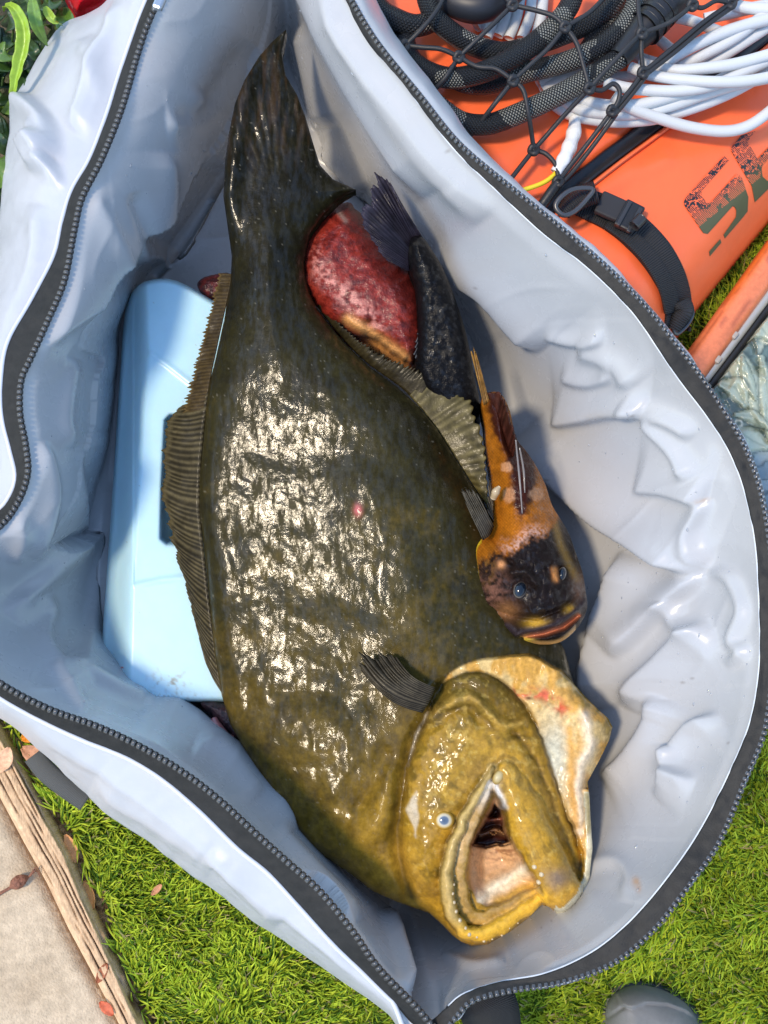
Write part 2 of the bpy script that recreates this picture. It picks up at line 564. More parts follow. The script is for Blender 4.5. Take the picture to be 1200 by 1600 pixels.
# dried seed pod with its stalk on the concrete
m_pod = M('dried_pod', srgb(132, 84, 62), 0.7, var=0.45, vscale=260, bumps=[('noise', 240, 1.0, 0.004)])
pod = thing('dried_seed_pod', 'shrivelled brown seed pod with stalk on the pale concrete', 'seed pod', P(30, 1378, 0.022))
tube('stalk', [(-14, 1405, 0.026), (0, 1396, 0.027), (14, 1388, 0.028), (20, 1384, 0.029)], [0.0022, 0.0017, 0.0016], m_pod, pod, n=18, seg=7)
tube('pod', [(17, 1386, 0.029), (26, 1380, 0.031), (36, 1374, 0.031), (45, 1370, 0.029)], [0.002, 0.0062, 0.0068, 0.0048, 0.0012], m_pod, pod, n=26, seg=12)
for k in range(5):
    tube('bristle', [(44, 1371, 0.029), (50 + 2 * k, 1366 - 3 * k + 1.5 * k * k % 4, 0.030 + 0.001 * k), (56 + 1.5 * k, 1355 + 4 * k, 0.027)], [0.0008, 0.0003], m_pod, pod, n=8, seg=5)

# lawn: every blade is geometry, one mass
grass_areas = [
    [(-60, 1020), (40, 1090), (140, 1200), (300, 1300), (520, 1450), (700, 1480), (900, 1440), (1050, 1330), (1120, 1180), (1140, 1020), (1420, 1020), (1420, 1760),
     (270, 1760), (196, 1530), (160, 1430), (128, 1345), (78, 1262), (30, 1180), (-20, 1110)],
    [(960, 620), (1240, 200), (1420, 200), (1420, 620), (1100, 700)],
]


def grass(areas, per_px, seed):
    r = np.random.default_rng(seed)
    V, F, C = [], [], []
    base = 0
    for ai, a in enumerate(areas):
        a = np.array(a, float)
        lo, hi = a.min(0), a.max(0)
        n = int((hi[0] - lo[0]) * (hi[1] - lo[1]) * per_px[ai])
        x = r.uniform(lo[0], hi[0], n); y = r.uniform(lo[1], hi[1], n)
        k = inside(a, x, y)
        edge = dist_poly(tim_r, x, y)[0]
        k &= (edge > 26) | (r.random(n) < 0.35 * edge / 26)
        x, y = x[k], y[k]; n = len(x)
        root = P(x, y, 0.0)
        clump = fbm(x / 45, y / 45, 4)
        lean = np.where(x > 560, math.pi * 0.93, math.pi * 0.25) + (clump - 0.5) * 3.5 + r.normal(0, 0.6, n)
        L = r.uniform(0.020, 0.040, n)
        w = r.uniform(0.0008, 0.0014, n)
        bend = r.uniform(0.5, 1.35, n)
        t = np.array([0, 0.4, 0.75, 1.0])
        dirx, diry = np.cos(lean), np.sin(lean)
        ang = bend[:, None] * (0.35 + 0.9 * t[None])
        px_ = np.concatenate([np.zeros((n, 1)), np.cumsum(np.sin(ang[:, 1:]) * np.diff(t)[None] * L[:, None], 1)], 1)
        pz_ = np.concatenate([np.zeros((n, 1)), np.cumsum(np.cos(ang[:, 1:]) * np.diff(t)[None] * L[:, None], 1)], 1)
        cx = root[:, None, 0] + dirx[:, None] * px_; cy = root[:, None, 1] + diry[:, None] * px_; cz = pz_
        tw = lean + math.pi / 2 + r.normal(0, 0.5, n)
        ww = w[:, None] * np.array([1, 0.95, 0.7, 0.12])[None]
        sx, sy = np.cos(tw)[:, None] * ww, np.sin(tw)[:, None] * ww
        v = np.stack([np.stack([cx - sx, cy - sy, cz], -1), np.stack([cx + sx, cy + sy, cz + 0.0006], -1)], 2)
        V.append(v.reshape(-1, 3))
        q = np.array([[0, 1, 3, 2], [2, 3, 5, 4], [4, 5, 7, 6]])
        F.append((np.arange(n)[:, None, None] * 8 + q[None] + base).reshape(-1, 4)); base += n * 8
        g1 = np.array([0.28, 0.42, 0.024]); g2 = np.array([0.54, 0.62, 0.048]); g3 = np.array([0.06, 0.13, 0.012])
        u = r.random((n, 1)); k3 = (r.random((n, 1)) < 0.22)
        c = g1 * (1 - u) + g2 * u
        c = np.where(k3, g3, c)
        straw = r.random((n, 1)) < 0.05
        c = np.where(straw, np.array([0.42, 0.34, 0.14]), c) * (0.55 + 0.9 * clump[:, None])
        C.append(np.repeat(c, 8, 0))
    o = mk('grass', np.vstack(V), np.vstack(F), m_grass, None, np.vstack(C), smooth=True)
    return tag(o, 'bright green artificial lawn around the white bag', 'grass', kind='stuff')


grass(grass_areas, (0.17, 0.10), 11)

# ---------------------------------------------------------------- the insulated bag
# rows: zip teeth x y z | tape edge x y | belly x y | wall mid x y z | wall foot x y
ROWS = [
    (690, 1612, .235, 655, 1605, 640, 1612, 668, 1520, .15, 640, 1400), (647, 1567, .24, 615, 1567, 606, 1582, 630, 1490, .15, 600, 1370),
    (592, 1510, .245, 560, 1513, 545, 1541, 585, 1440, .15, 560, 1330), (550, 1450, .25, 520, 1475, 500, 1509, 545, 1390, .15, 520, 1290),
    (500, 1390, .25, 470, 1420, 440, 1468, 500, 1340, .15, 490, 1250), (450, 1345, .25, 420, 1366, 385, 1431, 460, 1295, .145, 460, 1210),
    (400, 1300, .25, 370, 1325, 330, 1390, 415, 1252, .14, 425, 1170), (340, 1245, .25, 312, 1268, 270, 1344, 365, 1203, .14, 395, 1130),
    (280, 1200, .25, 252, 1217, 205, 1294, 310, 1160, .135, 360, 1108), (215, 1162, .25, 195, 1183, 140, 1244, 255, 1122, .13, 320, 1090),
    (150, 1132, .25, 125, 1155, 85, 1196, 200, 1088, .13, 270, 1070), (75, 1105, .25, 52, 1120, 30, 1142, 150, 1052, .13, 222, 1040),
    (0, 1065, .255, -15, 1080, -35, 1092, 90, 1012, .13, 175, 1005), (-70, 1010, .26, -90, 1020, -120, 1030, 50, 970, .13, 152, 960),
    (-90, 940, .265, -115, 940, -150, 940, 40, 920, .13, 148, 905), (-60, 870, .27, -85, 860, -130, 850, 60, 872, .14, 150, 850),
    (0, 825, .275, -10, 803, -60, 790, 90, 832, .15, 155, 800), (30, 785, .28, 13, 778, -50, 740, 115, 790, .15, 160, 750),
    (45, 740, .285, 24, 745, -45, 690, 125, 740, .15, 166, 700), (42, 695, .285, 16, 705, -50, 640, 130, 690, .15, 171, 650),
    (33, 645, .29, 3, 650, -55, 580, 132, 640, .15, 176, 600), (35, 595, .29, 2, 595, -40, 520, 137, 590, .15, 181, 550),
    (50, 560, .29, 12, 535, -25, 460, 142, 545, .15, 186, 508), (75, 505, .29, 48, 470, -10, 400, 165, 490, .155, 200, 478),
    (102, 440, .29, 84, 400, 2, 330, 192, 430, .16, 232, 447), (118, 360, .29, 97, 345, 8, 262, 222, 370, .16, 262, 415),
    (130, 310, .29, 112, 297, 16, 212, 243, 320, .16, 287, 385), (160, 250, .29, 140, 248, 24, 152, 268, 265, .16, 318, 335),
    (192, 170, .29, 167, 178, 45, 118, 298, 200, .165, 348, 285), (220, 75, .29, 190, 105, 98, 40, 332, 120, .17, 375, 235),
    (245, 10, .29, 226, 5, 157, 8, 362, 60, .175, 398, 190), (290, -70, .29, 268, -80, 220, -60, 396, 10, .175, 418, 140),
    (370, -130, .29, 356, -150, 320, -150, 427, -30, .175, 432, 110),
    (440, -150, .29, 440, -138, 450, -190, 449, -40, .175, 449, 100), (500, -90, .29, 490, -82, 520, -110, 474, 0, .175, 464, 130),
    (545, -10, .29, 537, -5, 575, -25, 502, 80, .17, 482, 170), (588, 62, .29, 578, 67, 622, 63, 542, 150, .165, 502, 220),
    (656, 147, .29, 645, 153, 690, 154, 602, 240, .16, 542, 280), (719, 224, .29, 705, 233, 744, 226, 662, 320, .16, 592, 340),
    (795, 289, .29, 772, 301, 799, 289, 727, 400, .16, 652, 410), (866, 346, .29, 840, 367, 858, 348, 792, 470, .16, 702, 480),
    (930, 400, .29, 894, 406, 918, 402, 847, 530, .16, 742, 550), (975, 442, .29, 940, 446, 962, 446, 892, 580, .16, 767, 620),
    (1020, 490, .29, 984, 493, 1006, 494, 932, 632, .16, 787, 690), (1056, 535, .29, 1020, 547, 1042, 540, 962, 690, .16, 802, 760),
    (1095, 586, .285, 1054, 598, 1080, 590, 987, 745, .16, 812, 820), (1136, 647, .285, 1095, 650, 1120, 652, 1012, 800, .16, 822, 880),
    (1167, 703, .28, 1128, 699, 1150, 708, 1027, 860, .16, 827, 930), (1190, 770, .28, 1154, 760, 1174, 774, 1037, 920, .155, 830, 980),
    (1205, 860, .275, 1173, 842, 1188, 862, 1042, 990, .155, 832, 1030), (1210, 960, .275, 1180, 946, 1192, 960, 1042, 1060, .155, 832, 1080),
    (1207, 1060, .27, 1181, 1032, 1190, 1056, 1037, 1120, .155, 830, 1120), (1195, 1145, .27, 1166, 1122, 1178, 1140, 1027, 1180, .155, 824, 1165),
    (1165, 1220, .265, 1131, 1208, 1148, 1214, 1007, 1240, .155, 814, 1210), (1125, 1315, .26, 1088, 1288, 1108, 1306, 977, 1300, .155, 802, 1255),
    (1080, 1380, .26, 1040, 1360, 1062, 1370, 942, 1355, .155, 787, 1295), (1025, 1450, .255, 980, 1430, 1006, 1440, 897, 1405, .155, 767, 1330),
    (960, 1505, .25, 920, 1480, 942, 1494, 852, 1440, .15, 747, 1360), (880, 1536, .245, 850, 1515, 866, 1526, 807, 1465, .15, 724, 1380),
    (800, 1549, .24, 780, 1530, 790, 1540, 762, 1484, .15, 702, 1395), (740, 1565, .24, 720, 1550, 732, 1557, 720, 1502, .15, 682, 1402),
    (712, 1592, .237, 690, 1573, 702, 1586, 692, 1517, .148, 660, 1405),
]
R = np.array(ROWS, float)
NL = 33                                             # the first NL rows have the tape outside the teeth
SUB = 20
side_l = np.arange(len(R)) < NL
R[13:33, 2] -= np.interp(np.arange(13, 33), [13, 16, 29, 32], [0.0, 0.045, 0.045, 0.0])
R[37:62, 3:5] += (R[37:62, 0:2] - R[37:62, 3:5]) * 0.22
Tk = R[:, 0:3]
Ek = np.column_stack([R[:, 3:5], R[:, 2] - np.where(side_l, 0.012, 0.004)])
LTk = np.where(side_l[:, None], Tk, Ek)
OTk = np.where(side_l[:, None], Ek, Tk)
Ok = np.column_stack([R[:, 5:7], np.where(side_l, 0.13, 0.2)])
Mk = R[:, 7:10]
Fk = np.column_stack([R[:, 10:12], np.full(len(R), 0.016)])
ctr_y = np.clip(Fk[:, 1], 260, 1240)
Ck = np.column_stack([420 + (ctr_y - 250) * 0.21, ctr_y, np.full(len(R), 0.012)])
rT, rE, rLT, rOT, rO, rM, rF, rC = (keyspline(a, SUB) for a in (Tk, Ek, LTk, OTk, Ok, Mk, Fk, Ck))

bag = thing('cooler_bag', 'large open white fish bag with grey lining and long black zip on the lawn', 'bag', P(600, 800, 0.0))
m_liner = M('liner_vinyl', attr=True, rough=0.27, var=0.03, vscale=14, rvar=0.07, rscale=30, spec=0.5,
            bumps=[('noise', 14, 0.06, 0.01), ('noise', 700, 0.04, 0.001)])
m_shell = M('shell_vinyl', (0.47, 0.485, 0.51), 0.36, var=0.04, vscale=20, rvar=0.08, bumps=[('noise', 25, 0.10, 0.01), ('noise', 900, 0.06, 0.001)])
m_tape = M('zip_tape', (0.018, 0.0175, 0.016), 0.6, spec=0.3, var=0.3, vscale=120, bumps=[('noise', 900, 0.3, 0.001)])
m_teeth = M('zip_teeth', (0.06, 0.06, 0.062), 0.25, spec=0.8)
m_black_web = M('black_webbing', (0.016, 0.016, 0.018), 0.75, bumps=[('wave_uv', 260, 0.8, 0.001)])

# creases of the lining, drawn where the photo has them: points, height, width on the left, width on the right of travel
CREASES = [
    ([(812, 690), (850, 722), (900, 770), (950, 812), (1010, 850), (1075, 880), (1106, 893)], .020, 62, 9),
    ([(1106, 893), (1080, 920), (1040, 960), (1000, 1000), (970, 1025)], .012, 10, 40),
    ([(982, 862), (966, 910), (948, 960), (934, 1015), (924, 1060), (930, 1110)], .016, 60, 7),
    ([(1118, 982), (1080, 1002), (1040, 1040), (1000, 1080), (985, 1110)], .013, 34, 14),
    ([(1062, 940), (1064, 970), (1090, 985), (1118, 982)], .008, 14, 14),
    ([(1000, 757), (1040, 760), (1080, 770), (1112, 778)], .010, 34, 7),
    ([(1112, 778), (1100, 805), (1092, 835), (1105, 893)], .007, 10, 14),
    ([(1105, 893), (1140, 900), (1160, 935), (1164, 960), (1150, 1000), (1164, 1020), (1140, 1040)], .006, 9, 12),
    ([(870, 655), (920, 648), (970, 640), (1015, 642)], .012, 44, 8),
    ([(1015, 642), (1022, 662), (1060, 700), (1090, 745)], .008, 14, 10),
    ([(985, 630), (1020, 640), (1060, 660), (1088, 680)], .006, 12, 8),
    ([(682, 408), (720, 420), (770, 452), (815, 505), (850, 545)], .013, 40, 12),
    ([(905, 545), (960, 560), (1000, 600)], .007, 18, 14), ([(860, 520), (900, 530), (950, 525)], .006, 14, 8), ([(880, 585), (930, 590), (970, 580)], .006, 16, 8),
    ([(735, 560), (770, 620), (800, 665), (840, 730)], .010, 30, 8),
    ([(455, -60), (500, 10), (560, 120), (620, 215), (680, 300)], .011, 30, 20), ([(520, -30), (560, 50), (620, 150), (700, 265), (760, 340)], .009, 26, 22),
    ([(500, 235), (540, 262), (570, 300)], .007, 14, 10), ([(470, 40), (490, 120), (510, 200)], .008, 16, 16),
    ([(1040, 1090), (1010, 1150), (970, 1200), (940, 1215)], .010, 30, 12), ([(1090, 1230), (1050, 1210), (1060, 1170)], .006, 18, 12),
    ([(1130, 1120), (1090, 1140), (1060, 1180), (1058, 1220), (1030, 1250)], .009, 24, 10),
    ([(905, 1360), (960, 1345), (985, 1370), (978, 1410)], .003, 16, 12),
    ([(690, 1490), (740, 1505), (790, 1500)], .002, 10, 8), ([(620, 1405), (640, 1470), (655, 1530), (668, 1590)], -.016, 10, 8),
    ([(600, 1420), (622, 1490), (640, 1550)], .008, 12, 10),
    # left wall
    ([(262, 412), (225, 436), (190, 456), (140, 480), (85, 515), (50, 545)], .011, 14, 60),
    ([(355, 255), (325, 305), (290, 372), (262, 412)], .008, 14, 40), ([(330, 150), (300, 190), (260, 195)], .007, 18, 24), ([(400, 70), (330, 170), (270, 190)], -.010, 22, 22),
    ([(258, 235), (262, 290), (255, 350), (262, 405)], .010, 14, 26), ([(140, 300), (175, 370), (200, 430)], .006, 16, 20), ([(210, 300), (225, 360), (235, 420)], -.006, 12, 12),
    ([(118, 560), (108, 600), (100, 660), (112, 700)], .007, 16, 16), ([(60, 690), (80, 760), (72, 815), (50, 870)], .008, 12, 18),
    ([(150, 830), (120, 850), (85, 878), (40, 925), (10, 960)], .012, 26, 12), ([(134, 700), (148, 770), (152, 830), (148, 900), (138, 990), (134, 1050)], .008, 22, 6),
    ([(65, 930), (75, 960), (70, 1000), (95, 1040), (140, 1080)], .008, 12, 18), ([(80, 1040), (110, 1080), (135, 1110)], .004, 5, 5), ([(100, 1030), (160, 1070), (200, 1090), (235, 1102)], .008, 16, 8),
    ([(225, 1098), (290, 1125), (340, 1165), (400, 1212), (460, 1300)], .014, 10, 26), ([(10, 770), (30, 830), (20, 880)], .006, 14, 14),
    ([(300, 1170), (340, 1185), (400, 1250)], .006, 12, 16), ([(430, 1290), (500, 1370), (560, 1440)], .006, 14, 14),
]


def crease_field(X, Y):
    h = np.zeros_like(X)
    for pts, hh, wl, wr in CREASES:
        s = spline(pts, max(12, 5 * len(pts)))
        lo, hi = s.min(0) - 3.2 * max(wl, wr), s.max(0) + 3.2 * max(wl, wr)
        k = (X > lo[0]) & (X < hi[0]) & (Y > lo[1]) & (Y < hi[1])
        if not k.any(): continue
        d, par, sg, _, _ = dist_poly(s, X[k], Y[k])
        w = np.maximum(np.where(sg < 0, wl, wr), 10)
        q = d / w
        prof = np.where(w < 13, np.exp(-q ** 2 * 1.2), 1 / (1 + q ** 2) ** 1.3)
        fade = np.clip(np.minimum(par, 1 - par) * 7, 0, 1) ** 0.7
        end = sstep(1.0, 0.0, np.where((par < 1e-4) | (par > 1 - 1e-4), d / 18, 0))
        h[k] += 1.45 * hh * prof * fade * np.where(end > 0, 1, 0)
    return h


NV = 84
vv = np.linspace(0, 1, NV)
ctrl = np.stack([rLT, rM, rF], 1)
# quadratic through rim, middle and foot, then a short flat run onto the floor
wall = np.zeros((len(rLT), NV, 3))
for j, v_ in enumerate(vv):
    t = min(v_ / 0.86, 1.0)
    a = rLT * (1 - t) * (1 - 2 * t) + rM * 4 * t * (1 - t) + rF * t * (2 * t - 1)
    if v_ > 0.86:
        a = rF + (rC - rF) * ((v_ - 0.86) / 0.14) * 0.5
    wall[:, j] = a
wall = np.concatenate([wall, rC[:, None]], 1)
nvv = NV + 1
Wx = P(wall[..., 0], wall[..., 1], wall[..., 2])
du = np.roll(Wx, -1, 0) - np.roll(Wx, 1, 0)
dv = np.gradient(Wx, axis=1)
nn = np.cross(du, dv); nn /= np.linalg.norm(nn, axis=2)[..., None] + 1e-12
nn = np.where(nn[..., 2:3] < 0, -nn, nn)
amp = sstep(0.0, 0.08, np.concatenate([vv, [1]]))[None, :]
hgt = crease_field(wall[..., 0], wall[..., 1]) * (0.7 + 0.3 * sstep(420, 500, wall[..., 0]))
low = (fbm(wall[..., 0] / 190, wall[..., 1] / 190, 41, 2) - 0.5) * 0.009
ridge = (1 - np.abs(2 * vnoise(wall[..., 0] / 95 + wall[..., 1] / 210, wall[..., 1] / 80, 51) - 1)) ** 9 * 0.0010 * sstep(0.35, 0.7, vnoise(wall[..., 0] / 120, wall[..., 1] / 120, 55))
disp = (hgt + low + ridge) * amp
Wv = Wx + nn * disp[..., None]
Wv[..., 2] = np.maximum(Wv[..., 2], 0.008)
vflat = Wv.reshape(-1, 3)
lf = fix_up(vflat, grid_faces(len(rLT), nvv, True, False))
LX, LY = wall[..., 0].ravel(), wall[..., 1].ravel()
lc = np.tile(np.array([0.440, 0.442, 0.446]), (len(LX), 1))
grime = sstep(0.52, 0.75, fbm(LX / 60, LY / 45, 311, 4))[:, None] * 0.10
lc = lc * (1 - grime) + np.array([0.40, 0.37, 0.33]) * grime
for (x, y, rx, ry, k_, c_) in ((998, 1382, 5, 9, 0.7, (0.50, 0.26, 0.10)), (1001, 1392, 3, 5, 0.6, (0.50, 0.24, 0.10)), (735, 345, 34, 22, 0.22, (0.42, 0.30, 0.34)), (880, 780, 60, 70, 0.16, (0.45, 0.38, 0.44)), (905, 1010, 20, 40, 0.25, (0.30, 0.27, 0.24)),
                               (960, 640, 26, 8, 0.25, (0.45, 0.38, 0.28)), (1110, 778, 6, 3, 0.5, (0.45, 0.28, 0.14)), (690, 1470, 20, 30, 0.15, (0.42, 0.36, 0.28))):
    m_ = np.exp(-((LX - x) / rx) ** 2 - ((LY - y) / ry) ** 2) * (0.4 + 1.0 * fbm(LX / 9, LY / 9, 312))
    m_ = np.clip(m_ * k_, 0, 1)[:, None]
    lc = lc * (1 - m_) + np.array(c_) * m_
speck = ((vnoise(LX / 3.4, LY / 3.4, 313) > 0.992) * 0.5)[:, None]
lc = lc * (1 - speck) + np.array([0.16, 0.13, 0.11]) * speck
lin = mk('liner', vflat, lf, m_liner, bag, lc)
# beads of water left on the lining
rw = np.random.default_rng(41)
V, F = [], []
for _ in range(420):
    i, j = rw.integers(0, Wv.shape[0]), rw.integers(4, 66)
    x, y = wall[i, j, 0], wall[i, j, 1]
    if not (840 < x < 1180 and 520 < y < 1450) and rw.random() < 0.75: continue
    c0, n0 = Wv[i, j], nn[i, j]; r0 = rw.uniform(0.0004, 0.0012)
    t0 = np.cross(n0, [0.3, 0.9, 0.1]); t0 /= np.linalg.norm(t0); b0 = np.cross(n0, t0)
    st_ = 1 + 2.2 * rw.random() ** 3
    base_ = len(V)
    for rr, hh in ((1.0, -0.1), (0.75, 0.5), (0.3, 0.72)):
        for a_ in range(7):
            th_ = 2 * math.pi * a_ / 7
            V.append(c0 + t0 * math.cos(th_) * rr * r0 + b0 * math.sin(th_) * rr * r0 * st_ + n0 * hh * r0)
    for q in range(2):
        for a_ in range(7):
            F.append([base_ + q * 7 + a_, base_ + q * 7 + (a_ + 1) % 7, base_ + q * 7 + 7 + (a_ + 1) % 7, base_ + q * 7 + 7 + a_])
    F.append([base_ + 14 + a_ for a_ in range(7)])
wd = mk('water_drops', V, F, M('water_bead', (0.8, 0.83, 0.86), 0.04, spec=0.8, trans=0.7), bag)
wd['kind'] = 'stuff'
lin['label'] = 'grey creased vinyl lining'

# outer shell: from the tape down over the belly and in under the bag
bc = P(520, 700, 0.0)
OTw = P(rOT[:, 0], rOT[:, 1], rOT[:, 2] - 0.0015)
Ow = P(rO[:, 0], rO[:, 1], rO[:, 2])
Gw = Ow.copy(); Gw[:, :2] = bc[:2] + (Ow[:, :2] - bc[:2]) * 0.90; Gw[:, 2] = 0.006
U2 = 46
shell = np.zeros((len(OTw), U2, 3))
for j in range(U2):
    s = j / (U2 - 1)
    if s < 0.6:
        t = s / 0.6
        q = OTw + (Ow - OTw) * t
        q[:, 2] = OTw[:, 2] + (Ow[:, 2] - OTw[:, 2]) * t ** 1.6
    else:
        t = (s - 0.6) / 0.4
        q = Ow + (Gw - Ow) * t ** 1.8
        q[:, 2] = Ow[:, 2] + (Gw[:, 2] - Ow[:, 2]) * t
    shell[:, j] = q
SHC = [([(130, 60), (150, 110), (160, 160), (120, 210)], .006, 30, 20), ([(25, 150), (55, 170), (80, 200), (85, 250)], .012, 10, 26), ([(50, 225), (60, 260), (88, 262)], .010, 26, 8),
       ([(60, 195), (75, 240), (95, 295)], .007, 10, 18), ([(180, 0), (168, 60), (150, 110), (128, 165), (112, 205)], .005, 8, 8), ([(60, 320), (55, 420), (20, 520)], .005, 20, 16),
       ([(20, 1110), (100, 1170), (200, 1225), (300, 1300), (400, 1390), (500, 1470), (600, 1560)], .0025, 8, 8), ([(150, 1220), (260, 1290), (340, 1350)], .006, 20, 20),
       ([(330, 1330), (400, 1400), (440, 1440)], .005, 16, 16)]


def project(v):
    d = v - CAM
    yc = d[..., 1] * CT + d[..., 2] * ST
    zc = -d[..., 1] * ST + d[..., 2] * CT
    return 600 + FPX * d[..., 0] / -zc, 800 - FPX * yc / -zc


sx_, sy_ = project(shell)
keep = CREASES; CREASES = SHC
shh = crease_field(sx_, sy_); CREASES = keep
du = np.roll(shell, -1, 0) - np.roll(shell, 1, 0); dv = np.gradient(shell, axis=1)
sn = np.cross(du, dv); sn /= np.linalg.norm(sn, axis=2)[..., None] + 1e-12
outw = shell - np.array([bc[0], bc[1], 0.05])
sn = np.where((sn * outw).sum(-1, keepdims=True) < 0, -sn, sn)
fade = sstep(0, 0.12, np.linspace(0, 1, U2))[None, :]
shell = shell + sn * ((shh + (fbm(sx_ / 80, sy_ / 80, 61, 3) - 0.5) * 0.007) * fade)[..., None]
sv = shell.reshape(-1, 3)
sf = grid_faces(len(OTw), U2, True, False)
a, b, c = sv[sf[:, 0]], sv[sf[:, 1]], sv[sf[:, 2]]
if (np.cross(b - a, c - a) * (a - np.array([bc[0], bc[1], 0.05]))).sum() < 0: sf = sf[:, ::-1]
so = mk('outer_shell', sv, sf, m_shell, bag)
so['label'] = 'smooth white outer side of the bag'

# zip tape, piping along the tape edge, teeth
K = 9
kk = np.linspace(0, 1, K)
tp = rT[:, None, :] * (1 - kk)[None, :, None] + rE[:, None, :] * kk[None, :, None]
wob = (fbm(tp[..., 0] / 26, tp[..., 1] / 26, 71, 3) - 0.5) * 0.004 * np.sin(np.pi * kk)[None]
tv = P(tp[..., 0], tp[..., 1], tp[..., 2] + 0.0025 + wob)
tf = fix_up(tv.reshape(-1, 3), grid_faces(len(rT), K, True, False))
to = mk('zipper_tape', tv.reshape(-1, 3), tf, m_tape, bag)
md = to.modifiers.new('thickness', 'SOLIDIFY'); md.thickness = 0.0018; md.offset = -1


def teeth(ring, edge, pitch):
    w = P(ring[:, 0], ring[:, 1], ring[:, 2]); w = np.vstack([w, w[:1]])
    e = P(edge[:, 0], edge[:, 1], edge[:, 2]); e = np.vstack([e, e[:1]])
    L = np.concatenate([[0], np.cumsum(np.linalg.norm(np.diff(w, axis=0), axis=1))])
    n = int(L[-1] / pitch)
    s = (np.arange(n) + 0.5) * pitch
    c = np.stack([np.interp(s, L, w[:, j]) for j in range(3)], -1)
    ee = np.stack([np.interp(s, L, e[:, j]) for j in range(3)], -1)
    s2 = s + 0.0005
    t = np.stack([np.interp(s2, L, w[:, j]) for j in range(3)], -1) - c; t /= np.linalg.norm(t, axis=1)[:, None]
    inn = ee - c; inn -= (inn * t).sum(1)[:, None] * t; inn[:, 2] *= 0.3; inn /= np.linalg.norm(inn, axis=1)[:, None]
    up = np.cross(t, inn); up = np.where(up[:, 2:3] < 0, -up, up)
    V, F = [], []
    # a tooth: a stubby rounded head over a narrower foot
    prof = [(-0.0016, 0.0002, 1.1), (-0.0010, 0.0012, 1.15), (0.0006, 0.0016, 1.0), (0.0024, 0.0010, 0.9), (0.0034, 0.0002, 0.8)]
    nb = len(prof)
    hw = pitch * 0.30
    for sgn in (-1, 1):
        for a_, h_, k_ in prof:
            V.append(c + inn * a_ + up * (h_ + 0.0015) + t * sgn * hw * k_)
    for a_, h_, k_ in (prof[0], prof[-1]):
        for sgn in (-1, 1):
            V.append(c + inn * a_ - up * 0.0012 + t * sgn * hw * k_)
    V = np.stack(V, 1); m = V.shape[1]
    q = [[i, i + 1, nb + i + 1, nb + i] for i in range(nb - 1)]
    q += [[0, nb, 2 * nb + 1, 2 * nb], [nb - 1, 2 * nb + 2, 2 * nb + 3, 2 * nb - 1]]
    q += [[0, 2 * nb, 2 * nb + 2, nb - 1], [0, nb - 1, 2, 1], [2, nb - 1, nb - 2, 2]]
    q += [[nb, 2 * nb - 1, 2 * nb + 3, 2 * nb + 1], [nb, nb + 1, nb + 2, 2 * nb - 1]]
    q = [x for x in q if len(set(x)) == 4]
    F = (np.arange(n)[:, None, None] * m + np.array(q)[None]).reshape(-1, 4)
    return V.reshape(-1, 3), F


tvv, tff = teeth(rT + np.array([0, 0, 0.002]), rE, 0.0050)
z = mk('zipper_teeth', tvv, tff, m_teeth, bag, smooth=False)
z['kind'] = 'stuff'
m_pipe = M('piping_vinyl', (0.62, 0.66, 0.72), 0.35)
ring = keyspline(np.column_stack([R[:NL, 3:5], R[:NL, 2] - 0.010]), SUB)[: (NL - 1) * SUB: 4]
tube('piping', ring, 0.0022, m_pipe, bag, n=len(ring) * 2, seg=8)
ring = keyspline(np.column_stack([R[:, 3:5], R[:, 2] - 0.002]), SUB)[(NL + 4) * SUB: (len(R) - 1) * SUB: 4]
tube('piping', ring, 0.0011, m_pipe, bag, n=len(ring) * 2, seg=6)
# stitched line on the shell beside the tape
m_thread = M('thread', (0.16, 0.19, 0.24), 0.7)
st = keyspline(np.column_stack([R[:NL, 3:5] + (R[:NL, 5:7] - R[:NL, 3:5]) * 0.10, R[:NL, 2] - 0.012 - 0.006]), SUB)[: (NL - 1) * SUB]
ws = P(st[:, 0], st[:, 1], st[:, 2]); Ls = np.concatenate([[0], np.cumsum(np.linalg.norm(np.diff(ws, axis=0), axis=1))])
V, F = [], []
for k in range(int(Ls[-1] / 0.006)):
    a = [np.interp(k * 0.006, Ls, ws[:, j]) for j in range(3)]; b = [np.interp(k * 0.006 + 0.0045, Ls, ws[:, j]) for j in range(3)]
    a, b = np.array(a), np.array(b); d = (b - a); d /= np.linalg.norm(d) + 1e-9; s = np.array([-d[1], d[0], 0]) * 0.0005; u = np.array([0, 0, 0.0016])
    i = len(V); V += [a - s, a + s, a + s + u, a - s + u, b - s, b + s, b + s + u, b - s + u]
    F += [[i + 3, i + 2, i + 6, i + 7], [i, i + 3, i + 7, i + 4], [i + 1, i + 5, i + 6, i + 2], [i, i + 1, i + 2, i + 3], [i + 4, i + 7, i + 6, i + 5]]
sti = mk('stitching', V, F, m_thread, bag, smooth=False); sti['kind'] = 'stuff'
